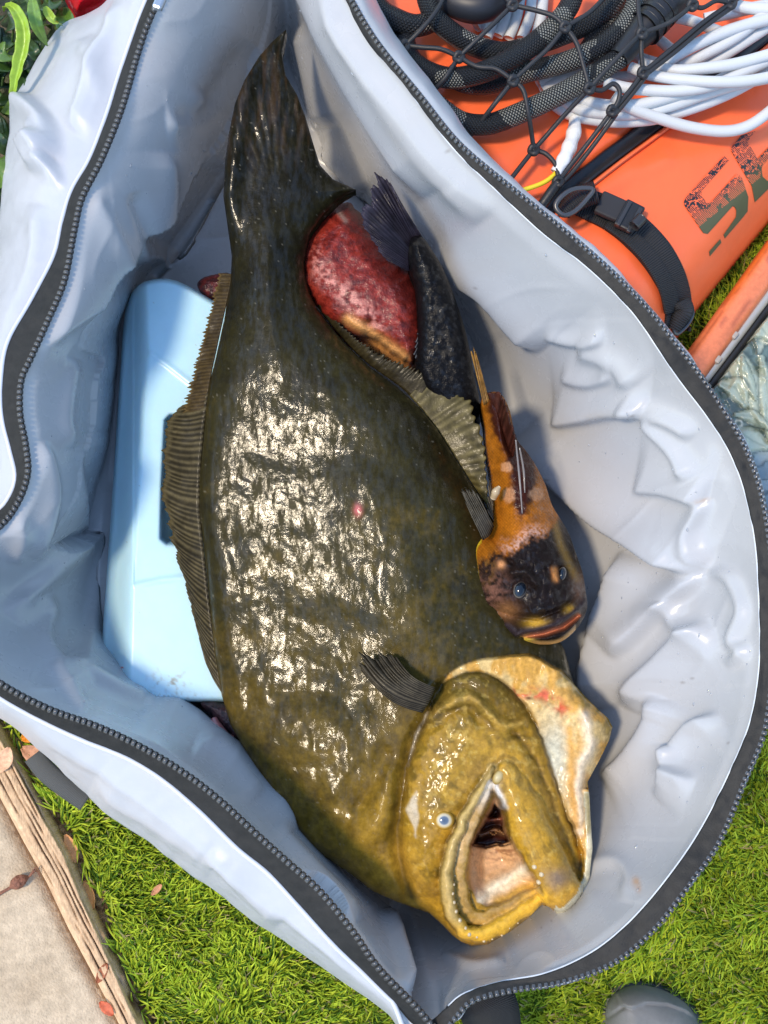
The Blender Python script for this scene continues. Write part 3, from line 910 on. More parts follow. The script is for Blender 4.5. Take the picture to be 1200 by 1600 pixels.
# straps outside the bag, zip slider at the far end
m_strap_g = M('dark_grey_webbing', (0.075, 0.075, 0.07), 0.7, bumps=[('wave_uv', 240, 0.5, 0.001)])
s1 = ribbon('carry_strap', [(52, 1180, 0.050), (72, 1205, 0.056), (100, 1228, 0.056), (135, 1252, 0.050)], 17, 0, m_strap_g, bag, n=30, thick=0.004, crown=0.003)
s1['label'] = 'dark grey strap loop under the white side'
s2 = ribbon('carry_strap', [(745, 1545, 0.12), (765, 1580, 0.13), (768, 1620, 0.10), (760, 1680, 0.05)], [48, 46, 44, 40], 0, m_black_web, bag, n=30, thick=0.004, crown=0.012)
s2['label'] = 'wide black strap below the bag end'
m_slider = M('slider_metal', (0.42, 0.47, 0.52), 0.3, metal=0.7)
box_at('zip_slider', 249, 5, 0.299, 0.009, 0.013, 0.006, -0.35, m_slider, bag, 0.002)

# ---------------------------------------------------------------- blue ice block
m_ice = M('blue_plastic', (0.42, 0.66, 0.80), 0.30, attr=True, var=0.03, vscale=40, sss=0.25, bumps=[('noise', 40, 0.05, 0.004)])
ICE = [(214, 447), (232, 438), (256, 435), (282, 441), (330, 468), (440, 540), (446, 1080), (434, 1096), (345, 1097), (205, 1095), (176, 1082), (160, 1062), (157, 1040), (176, 760), (192, 520), (200, 470)]
ICE = [tuple(p) for p in spline(np.array(ICE, float), 140, True)]
SLOT = [(262, 658), (268, 652), (330, 652), (330, 846), (262, 846), (255, 840), (257, 760)]


def ice_z(X, Y, d):
    e = 0.104 - 0.0
    left = np.interp(Y, [435, 550, 910, 1050, 1100], [232, 236, 210, 206, 206])
    drop = 0.045 * sstep(0, 1, np.clip((left - X) / 44, 0, 1)) * (X < left)
    z = e - drop
    z = z - 0.016 * (1 - np.sqrt(1 - (1 - np.clip(d / 8, 0, 1)) ** 2))
    line = dist_poly([(236, 552), (262, 570), (300, 600)], X, Y)[0]
    z = z + 0.0016 * np.exp(-(line / 4) ** 2)
    line = dist_poly([(208, 914), (250, 905), (330, 896)], X, Y)[0]
    z = z - 0.0016 * sstep(6, -6, Y - np.interp(X, [208, 330], [914, 896])) * (X > 208) + 0.001 * np.exp(-(line / 3) ** 2)
    sl = np.clip(sd(SLOT, X, Y), None, 0)
    z = z - 0.004 * np.exp(-(sl / 4) ** 2)
    return z


def ice_c(X, Y, d):
    c = np.tile(np.array([0.50, 0.76, 0.86]), (len(X), 1))
    dirt = np.exp(-((X - 265) ** 2 / 700 + (Y - 1068) ** 2 / 500)) * sstep(0.5, 0.8, fbm(X / 6, Y / 6, 13)) * 0.8
    dirt += np.exp(-((X - 250) ** 2 / 4000 + (Y - 1088) ** 2 / 60)) * sstep(0.5, 0.75, fbm(X / 4, Y / 4, 14)) * 0.5
    spk = (vnoise(X / 2.2, Y / 2.2, 77) > 0.985) * 0.35
    dirt = np.clip(dirt + spk, 0, 1)[:, None]
    c = c * (1 - dirt) + np.array([0.22, 0.17, 0.08]) * dirt
    red = (np.exp(-((X - 191) ** 2 / 6 + (Y - 1043) ** 2 / 4)) > 0.4)[:, None]
    return np.where(red, np.array([0.6, 0.05, 0.03]), c)


ice = relief('ice_block', ICE, ice_z, 2.0, m_ice, colf=ice_c, holes=[SLOT], zbot=0.02)
tag(ice, 'pale blue plastic ice block with handle slot lying under the flatfish', 'ice block')

# ---------------------------------------------------------------- fish
def fin(name, root, tip, zr, zt, rays, mat, parent, cray, cmem, jag=0.12, ridge=0.0012, arch=0.0, nt=12, per=8, dark_tip=0.0, curve=0.0, zover=None, edge_col=None):
    """A rayed fin: root and tip lines in photo pixels with heights, real ridged rays and a ragged edge."""
    ns = rays * per + 1
    r = spline(np.asarray(root, float), ns); t_ = spline(np.asarray(tip, float), ns)
    s = np.linspace(0, 1, ns)
    ph = (s * rays + 0.9 * (vnoise(s * rays * 0.55, s * 0, rays) - 0.5)) % 1.0
    ray = np.abs(np.cos(np.pi * ph))            # 1 on a ray, 0 between two rays
    rr = np.random.default_rng(int(abs(root[0][0]) * 7 + rays))
    rl = np.interp(s * rays, np.arange(rays + 1), rr.uniform(0.84, 1.04, rays + 1))
    length = rl * (1 - jag * (1 - ray ** 1.5))
    tt = np.linspace(0, 1, nt)
    zrr = np.interp(s, np.linspace(0, 1, len(np.atleast_1d(zr))), np.atleast_1d(zr)) if np.ndim(zr) else np.full(ns, zr)
    ztt = np.interp(s, np.linspace(0, 1, len(np.atleast_1d(zt))), np.atleast_1d(zt)) if np.ndim(zt) else np.full(ns, zt)
    dvec = t_ - r
    per_ = np.stack([-dvec[:, 1], dvec[:, 0]], -1)
    f = tt[None] * length[:, None]
    X = r[:, None, 0] + dvec[:, None, 0] * f + per_[:, None, 0] * curve * np.sin(np.pi * tt)[None]
    Y = r[:, None, 1] + dvec[:, None, 1] * f + per_[:, None, 1] * curve * np.sin(np.pi * tt)[None]
    Z = zrr[:, None] + (ztt - zrr)[:, None] * f + arch * np.sin(np.pi * tt)[None] + ridge * 0.6 * (ray[:, None] ** 2 - 0.5) * (0.3 + 0.7 * tt)[None] + 0.006 * (fbm(X / 22, Y / 22, 8, 3) - 0.5) * tt[None]
    if zover is not None:
        Z = np.maximum(Z, zover(X.ravel(), Y.ravel()).reshape(X.shape) + 0.0015 + ridge * ray[:, None] ** 2)
    v = P(X, Y, Z).reshape(-1, 3)
    k = (ray ** 3)[:, None, None] * np.ones((1, nt, 1))
    c = np.array(cmem) * (1 - k) + np.array(cray) * k
    c = c * (0.45 + 1.1 * fbm(X / 14, Y / 14, 3))[..., None]
    if edge_col is not None:
        e = sstep(0.8, 1.0, tt)[None, :, None]
        c = c * (1 - e) + np.array(edge_col) * e
    o = mk(name, v, fix_up(v, grid_faces(ns, nt)), mat, parent, c.reshape(-1, 3))
    md = o.modifiers.new('thickness', 'SOLIDIFY'); md.thickness = 0.0010; md.offset = -1
    return o


def paint(c, mask, rgb):
    m = np.clip(mask, 0, 1)[:, None]
    return c * (1 - m) + np.array(rgb) * m


m_skin = M('wet_flatfish_skin', attr=True, rough=0.40, var=0.25, vscale=240, rvar=0.08, rscale=60, spec=0.08, coat=0.56, coat_rough=0.085, patch=(105, (1.7, 0.55, 1, 0.75), 0.42, 0.60),
           bumps=[('noise', 60, 0.12, 0.003, (1.0, 0.35, 1, 0.7)), ('noise', 260, 0.22, 0.0012), ('noise', 900, 0.20, 0.0005)])
m_fin = M('wet_fin', attr=True, rough=0.40, spec=0.12, var=0.3, vscale=180, coat=0.08, coat_rough=0.12, bumps=[('noise', 500, 0.2, 0.001)])
m_eye = M('fish_eye', attr=True, rough=0.08, spec=0.5, coat=0.3, coat_rough=0.03)
m_tooth = M('fish_teeth', (0.66, 0.54, 0.34), 0.2, coat=0.6)

FL_L = [(447, 46), (425, 65), (405, 88), (382, 125), (367, 162), (357, 212), (352, 250), (349, 307), (355, 350), (362, 400), (360, 440), (350, 500), (338, 555), (326, 605),
        (321, 650), (316, 700), (311, 750), (311, 800), (317, 850), (322, 900), (328, 960), (334, 1020), (346, 1085), (360, 1132), (380, 1167), (398, 1200), (415, 1226), (450, 1280),
        (480, 1316), (510, 1341), (550, 1367), (583, 1393), (625, 1411), (671, 1427), (692, 1446), (706, 1461), (721, 1472), (737, 1478), (762, 1476), (800, 1454), (826, 1434), (846, 1414)]
FL_R = [(858, 1417), (868, 1427), (880, 1429), (908, 1404), (921, 1372), (926, 1325), (923, 1280), (921, 1242), (918, 1222), (937, 1187), (952, 1156), (957, 1136), (950, 1122), (937, 1111), (917, 1091), (896, 1068),
        (889, 1040), (882, 1015), (866, 985), (848, 955), (822, 905), (795, 860), (772, 815), (756, 782), (735, 752), (712, 716), (682, 668), (655, 636), (620, 604), (578, 574), (542, 540), (516, 510),
        (497, 485), (485, 460), (478, 436), (476, 412), (479, 390), (484, 368), (505, 337), (525, 316), (540, 305), (556, 296), (545, 291), (520, 280), (500, 258), (490, 226), (477, 182), (465, 150), (446, 117), (440, 82)]
FLAT = np.array(FL_L + FL_R, float)

OPERC = [(668, 1112), (680, 1084), (700, 1063), (729, 1051), (767, 1055), (800, 1080), (821, 1105), (834, 1130), (846, 1158), (867, 1217), (887, 1275), (904, 1325), (912, 1352), (905, 1385), (884, 1412), (862, 1416),
         (846, 1392), (817, 1346), (798, 1317), (787, 1275), (774, 1234), (742, 1270), (716, 1304), (697, 1350), (692, 1400), (650, 1400), (628, 1330), (628, 1250), (637, 1200), (650, 1160)]
CREAM = [(690, 1068), (700, 1052), (725, 1036), (750, 1030), (792, 1024), (825, 1022), (846, 1028), (875, 1046), (896, 1069), (917, 1091), (940, 1112), (960, 1134), (956, 1160), (940, 1190), (922, 1226), (926, 1300), (924, 1350),
         (915, 1345), (904, 1322), (887, 1272), (867, 1214), (846, 1156), (834, 1128), (821, 1103), (800, 1078), (767, 1053), (729, 1049), (704, 1062)]
MOUTH = [(772, 1240), (762, 1262), (749, 1286), (736, 1316), (731, 1350), (733, 1386), (744, 1408), (760, 1418), (792, 1408), (822, 1394), (840, 1384), (836, 1372), (817, 1348), (799, 1318), (788, 1278), (780, 1250)]
CAVE = [(771, 1252), (758, 1278), (744, 1302), (738, 1322), (760, 1328), (786, 1324), (798, 1320), (790, 1292), (782, 1262)]
JAW_L = [(770, 1200), (752, 1232), (728, 1272), (708, 1316), (698, 1360), (698, 1400), (708, 1436), (728, 1458), (756, 1462), (790, 1444), (822, 1420), (840, 1402)]
LIP_IN = [(768, 1224), (750, 1258), (733, 1292), (722, 1330), (718, 1370), (720, 1406), (733, 1430), (757, 1436), (790, 1420), (820, 1404), (838, 1394)]
SNOUT = [(790, 1205), (808, 1245), (826, 1290), (846, 1335), (864, 1368), (876, 1392)]
PREOP = [(673, 1123), (690, 1106), (712, 1093), (735, 1089), (754, 1103), (775, 1128), (792, 1132), (815, 1128)]


def flat_base(Y):
    return np.interp(Y, [40, 130, 300, 450, 620, 850, 1080, 1200, 1480], [.212, .196, .170, .152, .143, .129, .114, .118, .136])


def warp(X, Y):
    k = sstep(990, 1080, Y)
    return X + k * (9 * (fbm(X / 22, Y / 22, 301, 3) - 0.5)), Y + k * (9 * (fbm(X / 22, Y / 22, 302, 3) - 0.5))


def flat_top(X, Y, d, full=True):
    zb = flat_base(Y)
    H = np.interp(Y, [40, 120, 220, 330, 480, 800, 1080, 1250, 1400, 1480], [.004, .008, .014, .024, .040, .062, .060, .046, .034, .026])
    Rr = np.interp(Y, [40, 150, 300, 420, 600, 850, 1100, 1250, 1480], [40, 55, 66, 76, 140, 215, 210, 150, 60])
    q = np.clip(d / Rr, 0, 1)
    dome = zb + H * np.sqrt(np.clip(1 - (1 - q) ** 2.0, 0, 1))
    # the flank is a broad plane that falls gently to the left
    lx = np.interp(Y, [400, 600, 750, 900, 1050, 1150], [362, 325, 311, 322, 340, 370])
    plane = zb + 0.020 * np.sqrt(np.clip(1 - (1 - np.clip(d / 34, 0, 1)) ** 2, 0, 1)) + 0.000108 * np.clip(X - lx, 0, 330)
    pw = sstep(420, 720, Y) * sstep(1260, 980, Y) * sstep(730, 500, X)
    z = dome * (1 - pw) + np.minimum(plane, dome + 0.01) * pw
    # the tail curls up along its left side
    z = z + 0.012 * np.exp(-((X - np.interp(Y, [100, 300, 420], [385, 352, 362])) / 20.0) ** 2) * sstep(430, 300, Y) * sstep(60, 120, Y)
    ta = np.arctan2(X - 445, 360 - Y)
    z = z + 0.0011 * np.abs(np.sin(ta * 34 + 2 * fbm(X / 40, Y / 40, 99))) * sstep(290, 190, Y)
    # lateral line, flank grooves, muscle bands
    lat = dist_poly([(450, 330), (470, 480), (520, 640), (580, 780), (600, 860), (590, 930), (640, 1040)], X, Y)[0]
    z = z + 0.0007 * np.exp(-(lat / 9) ** 2)
    gr = dist_poly([(352, 620), (352, 720), (362, 830), (374, 900), (385, 990), (410, 1050), (440, 1110)], X, Y)[0]
    gr = gr + 14 * (fbm(X / 25, Y / 25, 97, 2) - 0.5)
    z = z - 0.0010 * np.exp(-(gr / 12) ** 2) * sstep(0, 30, d) * sstep(0.3, 0.6, fbm(X / 30, Y / 50, 98, 2))
    bd = dist_poly([(330, 620), (326, 720), (328, 820), (342, 950)], X, Y)[0]
    z = z + 0.0012 * np.exp(-(bd / 9) ** 2) * sstep(0, 10, d)
    body = sstep(0, 40, d) * sstep(1180, 1040, Y) * sstep(450, 620, Y)
    wr = fbm((X * 0.72 + Y * 0.45) / 30, (Y * 0.72 - X * 0.55) / 13, 91, 3) - 0.5
    z = z + 0.00055 * wr * body + 0.0050 * (fbm((X + 0.5 * Y) / 120, (Y - 0.4 * X) / 60, 92, 2) - 0.5) * body
    z = z + 0.00035 * (fbm(X / 9, Y / 9, 93, 2) - 0.5) * sstep(0, 20, d)
    if not full: return z
    # ---- head
    X, Y = warp(X, Y)
    hd = sstep(980, 1080, Y)
    z = z - 0.010 * np.exp(-(dist_poly([(690, 1075), (655, 1140), (632, 1200), (622, 1270), (622, 1330), (640, 1400)], X, Y)[0] / 12) ** 2)
    z = z + 0.004 * (fbm(X / 26, Y / 40, 94, 2) - 0.5) * hd * sstep(640, 520, X + 0 * Y) 
    z = z + 0.009 * np.exp(-(dist_poly([(560, 1330), (600, 1270), (605, 1220)], X, Y)[0] / 26) ** 2)
    z = z - 0.006 * np.exp(-(dist_poly([(560, 1260), (585, 1225), (600, 1180)], X, Y)[0] / 14) ** 2)
    o = sd(OPERC, X, Y)
    z = z + 0.013 * np.sqrt(np.clip(o / 34, 0, 1)) + 0.006 * sstep(0, 80, o)
    cr = sd(CREAM, X, Y)
    crm = sstep(0, 5, cr)
    fold = 0.006 * (fbm(X / 15, Y / 22, 320, 3) - 0.5) + 0.0045 * np.sin(dist_poly([(700, 1052), (825, 1022), (900, 1070), (957, 1134)], X, Y)[1] * 46 + X * 0.05) * np.exp(-np.clip(d, 0, 99) / 16)
    zc = np.interp(Y, [1020, 1080, 1160, 1240, 1350], [.168, .160, .155, .158, .160]) + 0.010 * sstep(0, 26, d) * sstep(1250, 1150, Y) + fold
    zc = zc - 0.010 * np.exp(-(((X - 868) / 26) ** 2 + ((Y - 1180) / 55) ** 2)) + 0.007 * np.exp(-(dist_poly([(912, 1110), (925, 1150), (905, 1210), (905, 1280)], X, Y)[0] / 10) ** 2)
    zc = zc - 0.004 * np.exp(-(dist_poly([(800, 1085), (850, 1090), (885, 1112)], X, Y)[0] / 7) ** 2)
    zc = zc - 0.014 * (1 - np.sqrt(1 - (1 - np.clip(d / 13, 0, 1)) ** 2)) * (Y < 1240)
    z = z * (1 - crm) + zc * crm
    z = np.where(cr > 0, np.maximum(z, 0.142), z)
    # pale jaw edge on the right
    z = np.maximum(z, np.where(d < 14, 0.150 + 0.010 * np.sqrt(np.clip(1 - ((d - 6) / 9) ** 2, 0, 1)), 0) * (Y > 1230) * (X > 870))
    # ridges of the cheek
    pr = dist_poly(PREOP, X, Y)[0]
    z = z + 0.0060 * np.exp(-(pr / 7) ** 2) - 0.004 * np.exp(-((pr - 15) / 9) ** 2) * (o > 0)
    gv = dist_poly([(800, 1140), (836, 1190), (858, 1240), (880, 1300), (900, 1350)], X, Y)[0]
    z = z - 0.004 * np.exp(-(gv / 6) ** 2)
    z = z + 0.006 * np.exp(-(((X - 778) / 14) ** 2 + ((Y - 1146) / 9) ** 2)) + 0.004 * np.exp(-(((X - 745) / 22) ** 2 + ((Y - 1068) / 12) ** 2))
    z = z + 0.0036 * (fbm(X / 22, Y / 22, 95, 3) - 0.5) * sstep(0, 10, o) + 0.0012 * (fbm(X / 7, Y / 9, 96, 2) - 0.5) * sstep(0, 10, o)
    # eye mound
    z = z + 0.005 * np.exp(-(((X - 697) / 24) ** 2 + ((Y - 1285) / 28) ** 2))
    # right jaw lobe
    ds, ps, _, _, _ = dist_poly(SNOUT, X, Y)
    rs = np.interp(ps, [0, 0.3, 0.7, 1], [24, 34, 37, 33])
    zs = np.interp(ps, [0, 0.4, 1], [.188, .196, .190]) - 0.022 + 0.024 * np.sqrt(np.clip(1 - (ds / rs) ** 2, 0, 1))
    z = np.where(ds < rs, np.maximum(z, zs), z)
    # mouth: a real hollow with a deep throat
    mo = sd(MOUTH, X, Y)
    zm = 0.150 - 0.016 * sstep(0, 26, mo) + 0.012 * np.exp(-(dist_poly([(744, 1406), (790, 1376), (828, 1352)], X, Y)[0] / 16) ** 2)
    z = np.where(mo > -2, z * (1 - sstep(-2, 5, mo)) + zm * sstep(-2, 5, mo), z)
    ca = sd(CAVE, X, Y)
    zk = 0.108 + 0.014 * np.exp(-(dist_poly([(752, 1304), (775, 1298), (792, 1300)], X, Y)[0] / 5) ** 2) + 0.016 * np.exp(-(dist_poly([(760, 1282), (778, 1278), (790, 1282)], X, Y)[0] / 5) ** 2)
    z = np.where(ca > 0, z * (1 - sstep(0, 6, ca)) + zk * sstep(0, 6, ca), z)
    # left jaw with its fleshy inner lip
    dj, pj, _, _, _ = dist_poly(JAW_L, X, Y)
    rj = np.interp(pj, [0, 0.15, 0.5, 0.8, 1], [6, 9, 10, 14, 10])
    zj = np.interp(pj, [0, 0.3, 0.6, 1], [.192, .196, .190, .168]) - 0.014 + 0.011 * np.sqrt(np.clip(1 - (dj / rj) ** 2, 0, 1))
    z = np.where(dj < rj, np.maximum(z, zj), z)
    dl, pl, _, _, _ = dist_poly(LIP_IN, X, Y)
    rl = np.interp(pl, [0, 0.2, 0.6, 1], [6, 10, 13, 9])
    zl = np.interp(pl, [0, 0.3, 0.6, 1], [.184, .184, .176, .160]) - 0.008 + 0.005 * np.sqrt(np.clip(1 - (dl / rl) ** 2, 0, 1))
    z = np.where(dl < rl, np.maximum(z, zl), z)
    return z


def flat_col(X, Y, d):
    n1 = fbm(X / 40, Y / 40, 101, 4); n2 = fbm(X / 7, Y / 7, 102, 3); n3 = fbm(X / 110, Y / 110, 103, 2)
    dark = np.array([0.008, 0.0072, 0.003]); mid = np.array([0.033, 0.0275, 0.008]); gold = np.array([0.155, 0.098, 0.012])
    t = np.clip(np.interp(Y, [0, 250, 420, 650, 900, 1150, 1300], [.10, .0, .32, .75, 1.05, 1.35, 1.7]) + (n1 - 0.5) * 0.65 + (n3 - 0.5) * 0.35 + (n2 - 0.5) * 0.45, 0, 2)
    t = t - 0.7 * np.exp(-(dist_poly([(660, 660), (740, 780), (800, 900), (860, 1010)], X, Y)[0] / 46) ** 2) * 0.8  # darker along the right flank: its shade is put into the skin colour
    t = np.clip(t, 0, 2)[:, None]
    c = np.where(t < 1, dark + (mid - dark) * t, mid + (gold - mid) * (t - 1))
    # brown tail membrane streaks, dark blotches, pale freckles
    tl = sstep(300, 160, Y) * sstep(0.45, 0.65, fbm(X / 7, (Y + X * 0.6) / 60, 104, 3))
    c = paint(c, tl * 0.6, [0.050, 0.028, 0.012])
    c = paint(c, sstep(0.62, 0.72, fbm(X / 22, Y / 22, 105, 3)) * 0.3 * sstep(1300, 1150, Y), [0.014, 0.011, 0.006])
    c = paint(c, (vnoise(X / 3.0, Y / 3.0, 106) > 0.965) * 0.28, [0.30, 0.27, 0.20])
    c = paint(c, np.exp(-(((X - 559) / 6) ** 2 + ((Y - 797) / 9) ** 2)) * 0.9, [0.55, 0.12, 0.12])
    # head in gold and ochre
    X, Y = warp(X, Y)
    hd = sstep(1040, 1230, Y) * sstep(520, 720, X + 0.35 * (Y - 1200))
    o = sd(OPERC, X, Y)
    c = paint(c, np.maximum(hd, sstep(0, 12, o)) * 0.55, [0.54, 0.30, 0.026])
    c = paint(c, sstep(0, 8, o) * sstep(1170, 1060, Y) * 0.75, [0.055, 0.042, 0.010])
    c = paint(c, np.exp(-(dist_poly(PREOP, X, Y)[0] / 7) ** 2) * 0.75, [0.50, 0.30, 0.06])
    c = paint(c, sstep(0, 10, o) * sstep(0.42, 0.62, fbm(X / 24, Y / 24, 111, 4)) * sstep(1100, 1180, Y) * 0.55, [0.36, 0.205, 0.03])
    c = paint(c, sstep(0.58, 0.72, fbm(X / 15, Y / 15, 112, 3)) * sstep(0, 10, o) * 0.5, [0.10, 0.07, 0.012])
    c = c * (0.55 + 0.9 * fbm(X / 12, Y / 12, 115, 4))[:, None] ** sstep(1040, 1120, Y)[:, None]
    ds, ps, _, _, _ = dist_poly(SNOUT, X, Y)
    sm = sstep(38, 26, ds)
    c = paint(c, sm * 0.75, [0.50, 0.27, 0.022])
    c = paint(c, sm * sstep(0.5, 0.7, fbm(X / 9, Y / 14, 113, 3)) * 0.6, [0.42, 0.26, 0.05])
    c = paint(c, np.exp(-(((X - 872) / 24) ** 2 + ((Y - 1372) / 18) ** 2)) * 0.8, [0.16, 0.125, 0.11])
    c = paint(c, np.exp(-(((X - 906) / 8) ** 2 + ((Y - 1352) / 9) ** 2)) * 0.8, [0.03, 0.03, 0.03])
    c = paint(c, np.exp(-(dist_poly([(846, 1395), (862, 1412), (884, 1408), (903, 1385)], X, Y)[0] / 9) ** 2) * 0.8, [0.55, 0.30, 0.035])
    # orange cheek under the eye
    c = paint(c, np.exp(-(((X - 694) / 22) ** 2 + ((Y - 1300) / 24) ** 2)) * 0.8, [0.48, 0.25, 0.02])
    # lower rear of the head: yellow streaks
    st = dist_poly([(628, 1330), (640, 1370), (652, 1410)], X, Y)[0]
    c = paint(c, np.exp(-(st / 14) ** 2) * 0.6, [0.48, 0.27, 0.035])
    # cream gill lining
    cr = sd(CREAM, X, Y)
    crm = sstep(-1, 4, cr)
    cc = np.tile(np.array([0.58, 0.31, 0.06]), (len(X), 1))
    cc = paint(cc, sstep(0.40, 0.62, fbm(X / 18, Y / 26, 121, 3)), [0.66, 0.46, 0.18])
    cc = paint(cc, np.exp(-(((X - 866) / 24) ** 2 + ((Y - 1185) / 60) ** 2)) * 1.1, [0.60, 0.58, 0.44])
    cc = cc * (0.82 + 0.3 * vnoise(dist_poly([(690, 1068), (725, 1036), (825, 1022), (896, 1069), (957, 1134), (940, 1190), (922, 1226)], X, Y)[1] * 70, d * 0.04, 124))[:, None]
    cc = paint(cc, sstep(24, 4, d) * sstep(1190, 1120, Y) * sstep(0.40, 0.6, fbm(X / 8, Y / 8, 122, 3)) * 0.9, [0.24, 0.16, 0.03])
    cc = paint(cc, np.exp(-(dist_poly([(806, 1082), (850, 1086), (880, 1108)], X, Y)[0] / 9) ** 2) * sstep(0.35, 0.6, fbm(X / 10, Y / 10, 123, 2)), [0.62, 0.13, 0.06])
    cc = paint(cc, np.exp(-(((X - 827) / 4) ** 2 + ((Y - 1092) / 3) ** 2)), [0.10, 0.03, 0.02])
    cc = paint(cc, np.exp(-(dist_poly([(915, 1120), (922, 1160), (905, 1215), (905, 1300)], X, Y)[0] / 9) ** 2) * 0.7, [0.80, 0.70, 0.55])
    cc = paint(cc, np.exp(-(dist_poly([(890, 1140), (893, 1200), (900, 1290)], X, Y)[0] / 6) ** 2) * 0.7, [0.66, 0.34, 0.07])
    c = c * (1 - crm)[:, None] + cc * crm[:, None]
    c = paint(c, (d < 9) * (Y > 1235) * (X > 868) * 0.85, [0.62, 0.60, 0.44])
    c = paint(c, np.exp(-(dist_poly([(918, 1240), (921, 1300)], X, Y)[0] / 5) ** 2) * 0.7, [0.22, 0.16, 0.02])
    # pale slivers behind the head
    for poly in ([(671, 1112), (662, 1130), (649, 1160), (641, 1186), (637, 1200), (644, 1166), (652, 1142), (664, 1116)], [(650, 1234), (635, 1260), (642, 1282), (650, 1310), (654, 1284), (654, 1258)]):
        c = paint(c, sstep(-2.0, 2.5, sd(poly, X, Y)) * 0.75, [0.60, 0.52, 0.38])
    # jaws
    dj, pj, _, _, _ = dist_poly(JAW_L, X, Y)
    c = paint(c, sstep(11, 6, dj) * 0.85, [0.54, 0.38, 0.13])
    c = paint(c, sstep(18, 10, dj) * sstep(0.60, 0.70, pj) * 0.95, [0.78, 0.45, 0.04])
    c = paint(c, np.exp(-((dj - 9) / 2.5) ** 2) * sstep(0.7, 0.3, pj) * 0.5, [0.16, 0.12, 0.03])
    dl, pl, _, _, _ = dist_poly(LIP_IN, X, Y)
    c = paint(c, sstep(12, 7, dl) * (dj > 8) * (0.45 + 0.7 * sstep(0.55, 0.25, pl)) * (0.5 + 0.5 * sstep(0.35, 0.6, fbm(X / 8, Y / 8, 133, 3))), [0.58, 0.38, 0.16])
    c = paint(c, sstep(8, 5, dl) * sstep(0.18, 0.0, pl) * 0.9, [0.76, 0.70, 0.58])
    # inside of the mouth
    mo = sd(MOUTH, X, Y)
    mm = sstep(0, 4, mo) * (dl > 6)
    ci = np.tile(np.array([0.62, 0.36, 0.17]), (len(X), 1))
    ci = paint(ci, np.exp(-(dist_poly([(750, 1404), (792, 1376), (830, 1356)], X, Y)[0] / 13) ** 2), [0.82, 0.72, 0.52])  # pale band: a highlight put into the mouth colour
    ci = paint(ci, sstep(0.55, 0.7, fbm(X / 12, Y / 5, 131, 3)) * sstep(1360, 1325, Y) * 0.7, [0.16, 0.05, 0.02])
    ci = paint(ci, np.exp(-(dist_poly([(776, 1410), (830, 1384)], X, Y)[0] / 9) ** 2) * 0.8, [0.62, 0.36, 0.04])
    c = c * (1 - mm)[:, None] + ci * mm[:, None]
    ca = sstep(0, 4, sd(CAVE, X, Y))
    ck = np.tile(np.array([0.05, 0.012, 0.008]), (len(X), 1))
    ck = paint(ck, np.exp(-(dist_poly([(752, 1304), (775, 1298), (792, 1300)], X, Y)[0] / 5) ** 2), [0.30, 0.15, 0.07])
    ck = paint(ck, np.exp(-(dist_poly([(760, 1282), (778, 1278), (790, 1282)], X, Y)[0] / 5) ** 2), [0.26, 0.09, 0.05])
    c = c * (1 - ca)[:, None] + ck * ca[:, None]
    # white sinew at the corner of the mouth
    c = paint(c, np.exp(-(dist_poly([(776, 1222), (782, 1244), (786, 1262)], X, Y)[0] / 5) ** 2), [0.78, 0.78, 0.76])
    # dark lines painted along the folds round the gill cover, the jaw lobe and the cheek
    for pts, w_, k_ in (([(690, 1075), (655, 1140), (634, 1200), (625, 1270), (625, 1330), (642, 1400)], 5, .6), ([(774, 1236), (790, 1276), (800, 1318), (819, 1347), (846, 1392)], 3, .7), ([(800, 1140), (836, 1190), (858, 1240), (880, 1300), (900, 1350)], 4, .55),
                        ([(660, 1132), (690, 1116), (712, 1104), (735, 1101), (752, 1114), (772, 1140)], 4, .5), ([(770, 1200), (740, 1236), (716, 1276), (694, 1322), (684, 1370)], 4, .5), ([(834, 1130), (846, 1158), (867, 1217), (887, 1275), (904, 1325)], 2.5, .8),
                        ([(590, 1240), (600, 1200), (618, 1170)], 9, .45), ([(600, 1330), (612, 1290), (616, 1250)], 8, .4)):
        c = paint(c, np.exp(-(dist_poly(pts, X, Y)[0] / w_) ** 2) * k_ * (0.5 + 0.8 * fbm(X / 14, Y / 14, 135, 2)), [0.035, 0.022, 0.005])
    stk = sstep(0.5, 0.72, fbm(ds / 5, ps * 9, 136, 3)) * sm * sstep(0.9, 0.7, ps)
    c = paint(c, stk * 0.5, [0.12, 0.075, 0.010])
    c = paint(c, sstep(0.62, 0.74, fbm(X / 8, Y / 8, 137, 3)) * sstep(0, 12, o) * 0.35, [0.62, 0.42, 0.10])
    wet = 0.9 * sstep(1090, 1180, Y - 0.25 * (X - 700)) * sstep(560, 660, X)
    return np.column_stack([c, 1 - wet])


flat = thing('flatfish', 'huge olive brown flatfish with gaping golden head lying across the open bag', 'fish', P(560, 800, 0.10))
fb = relief('body', FLAT, flat_top, 2.0, m_skin, flat, flat_col, drop=0.012, shrink=0.0)
def flat_surface(X, Y):
    return np.where(inside(FLAT, X, Y), flat_top(X, Y, np.clip(sd(FLAT, X, Y), 0, None), False), 0.0)

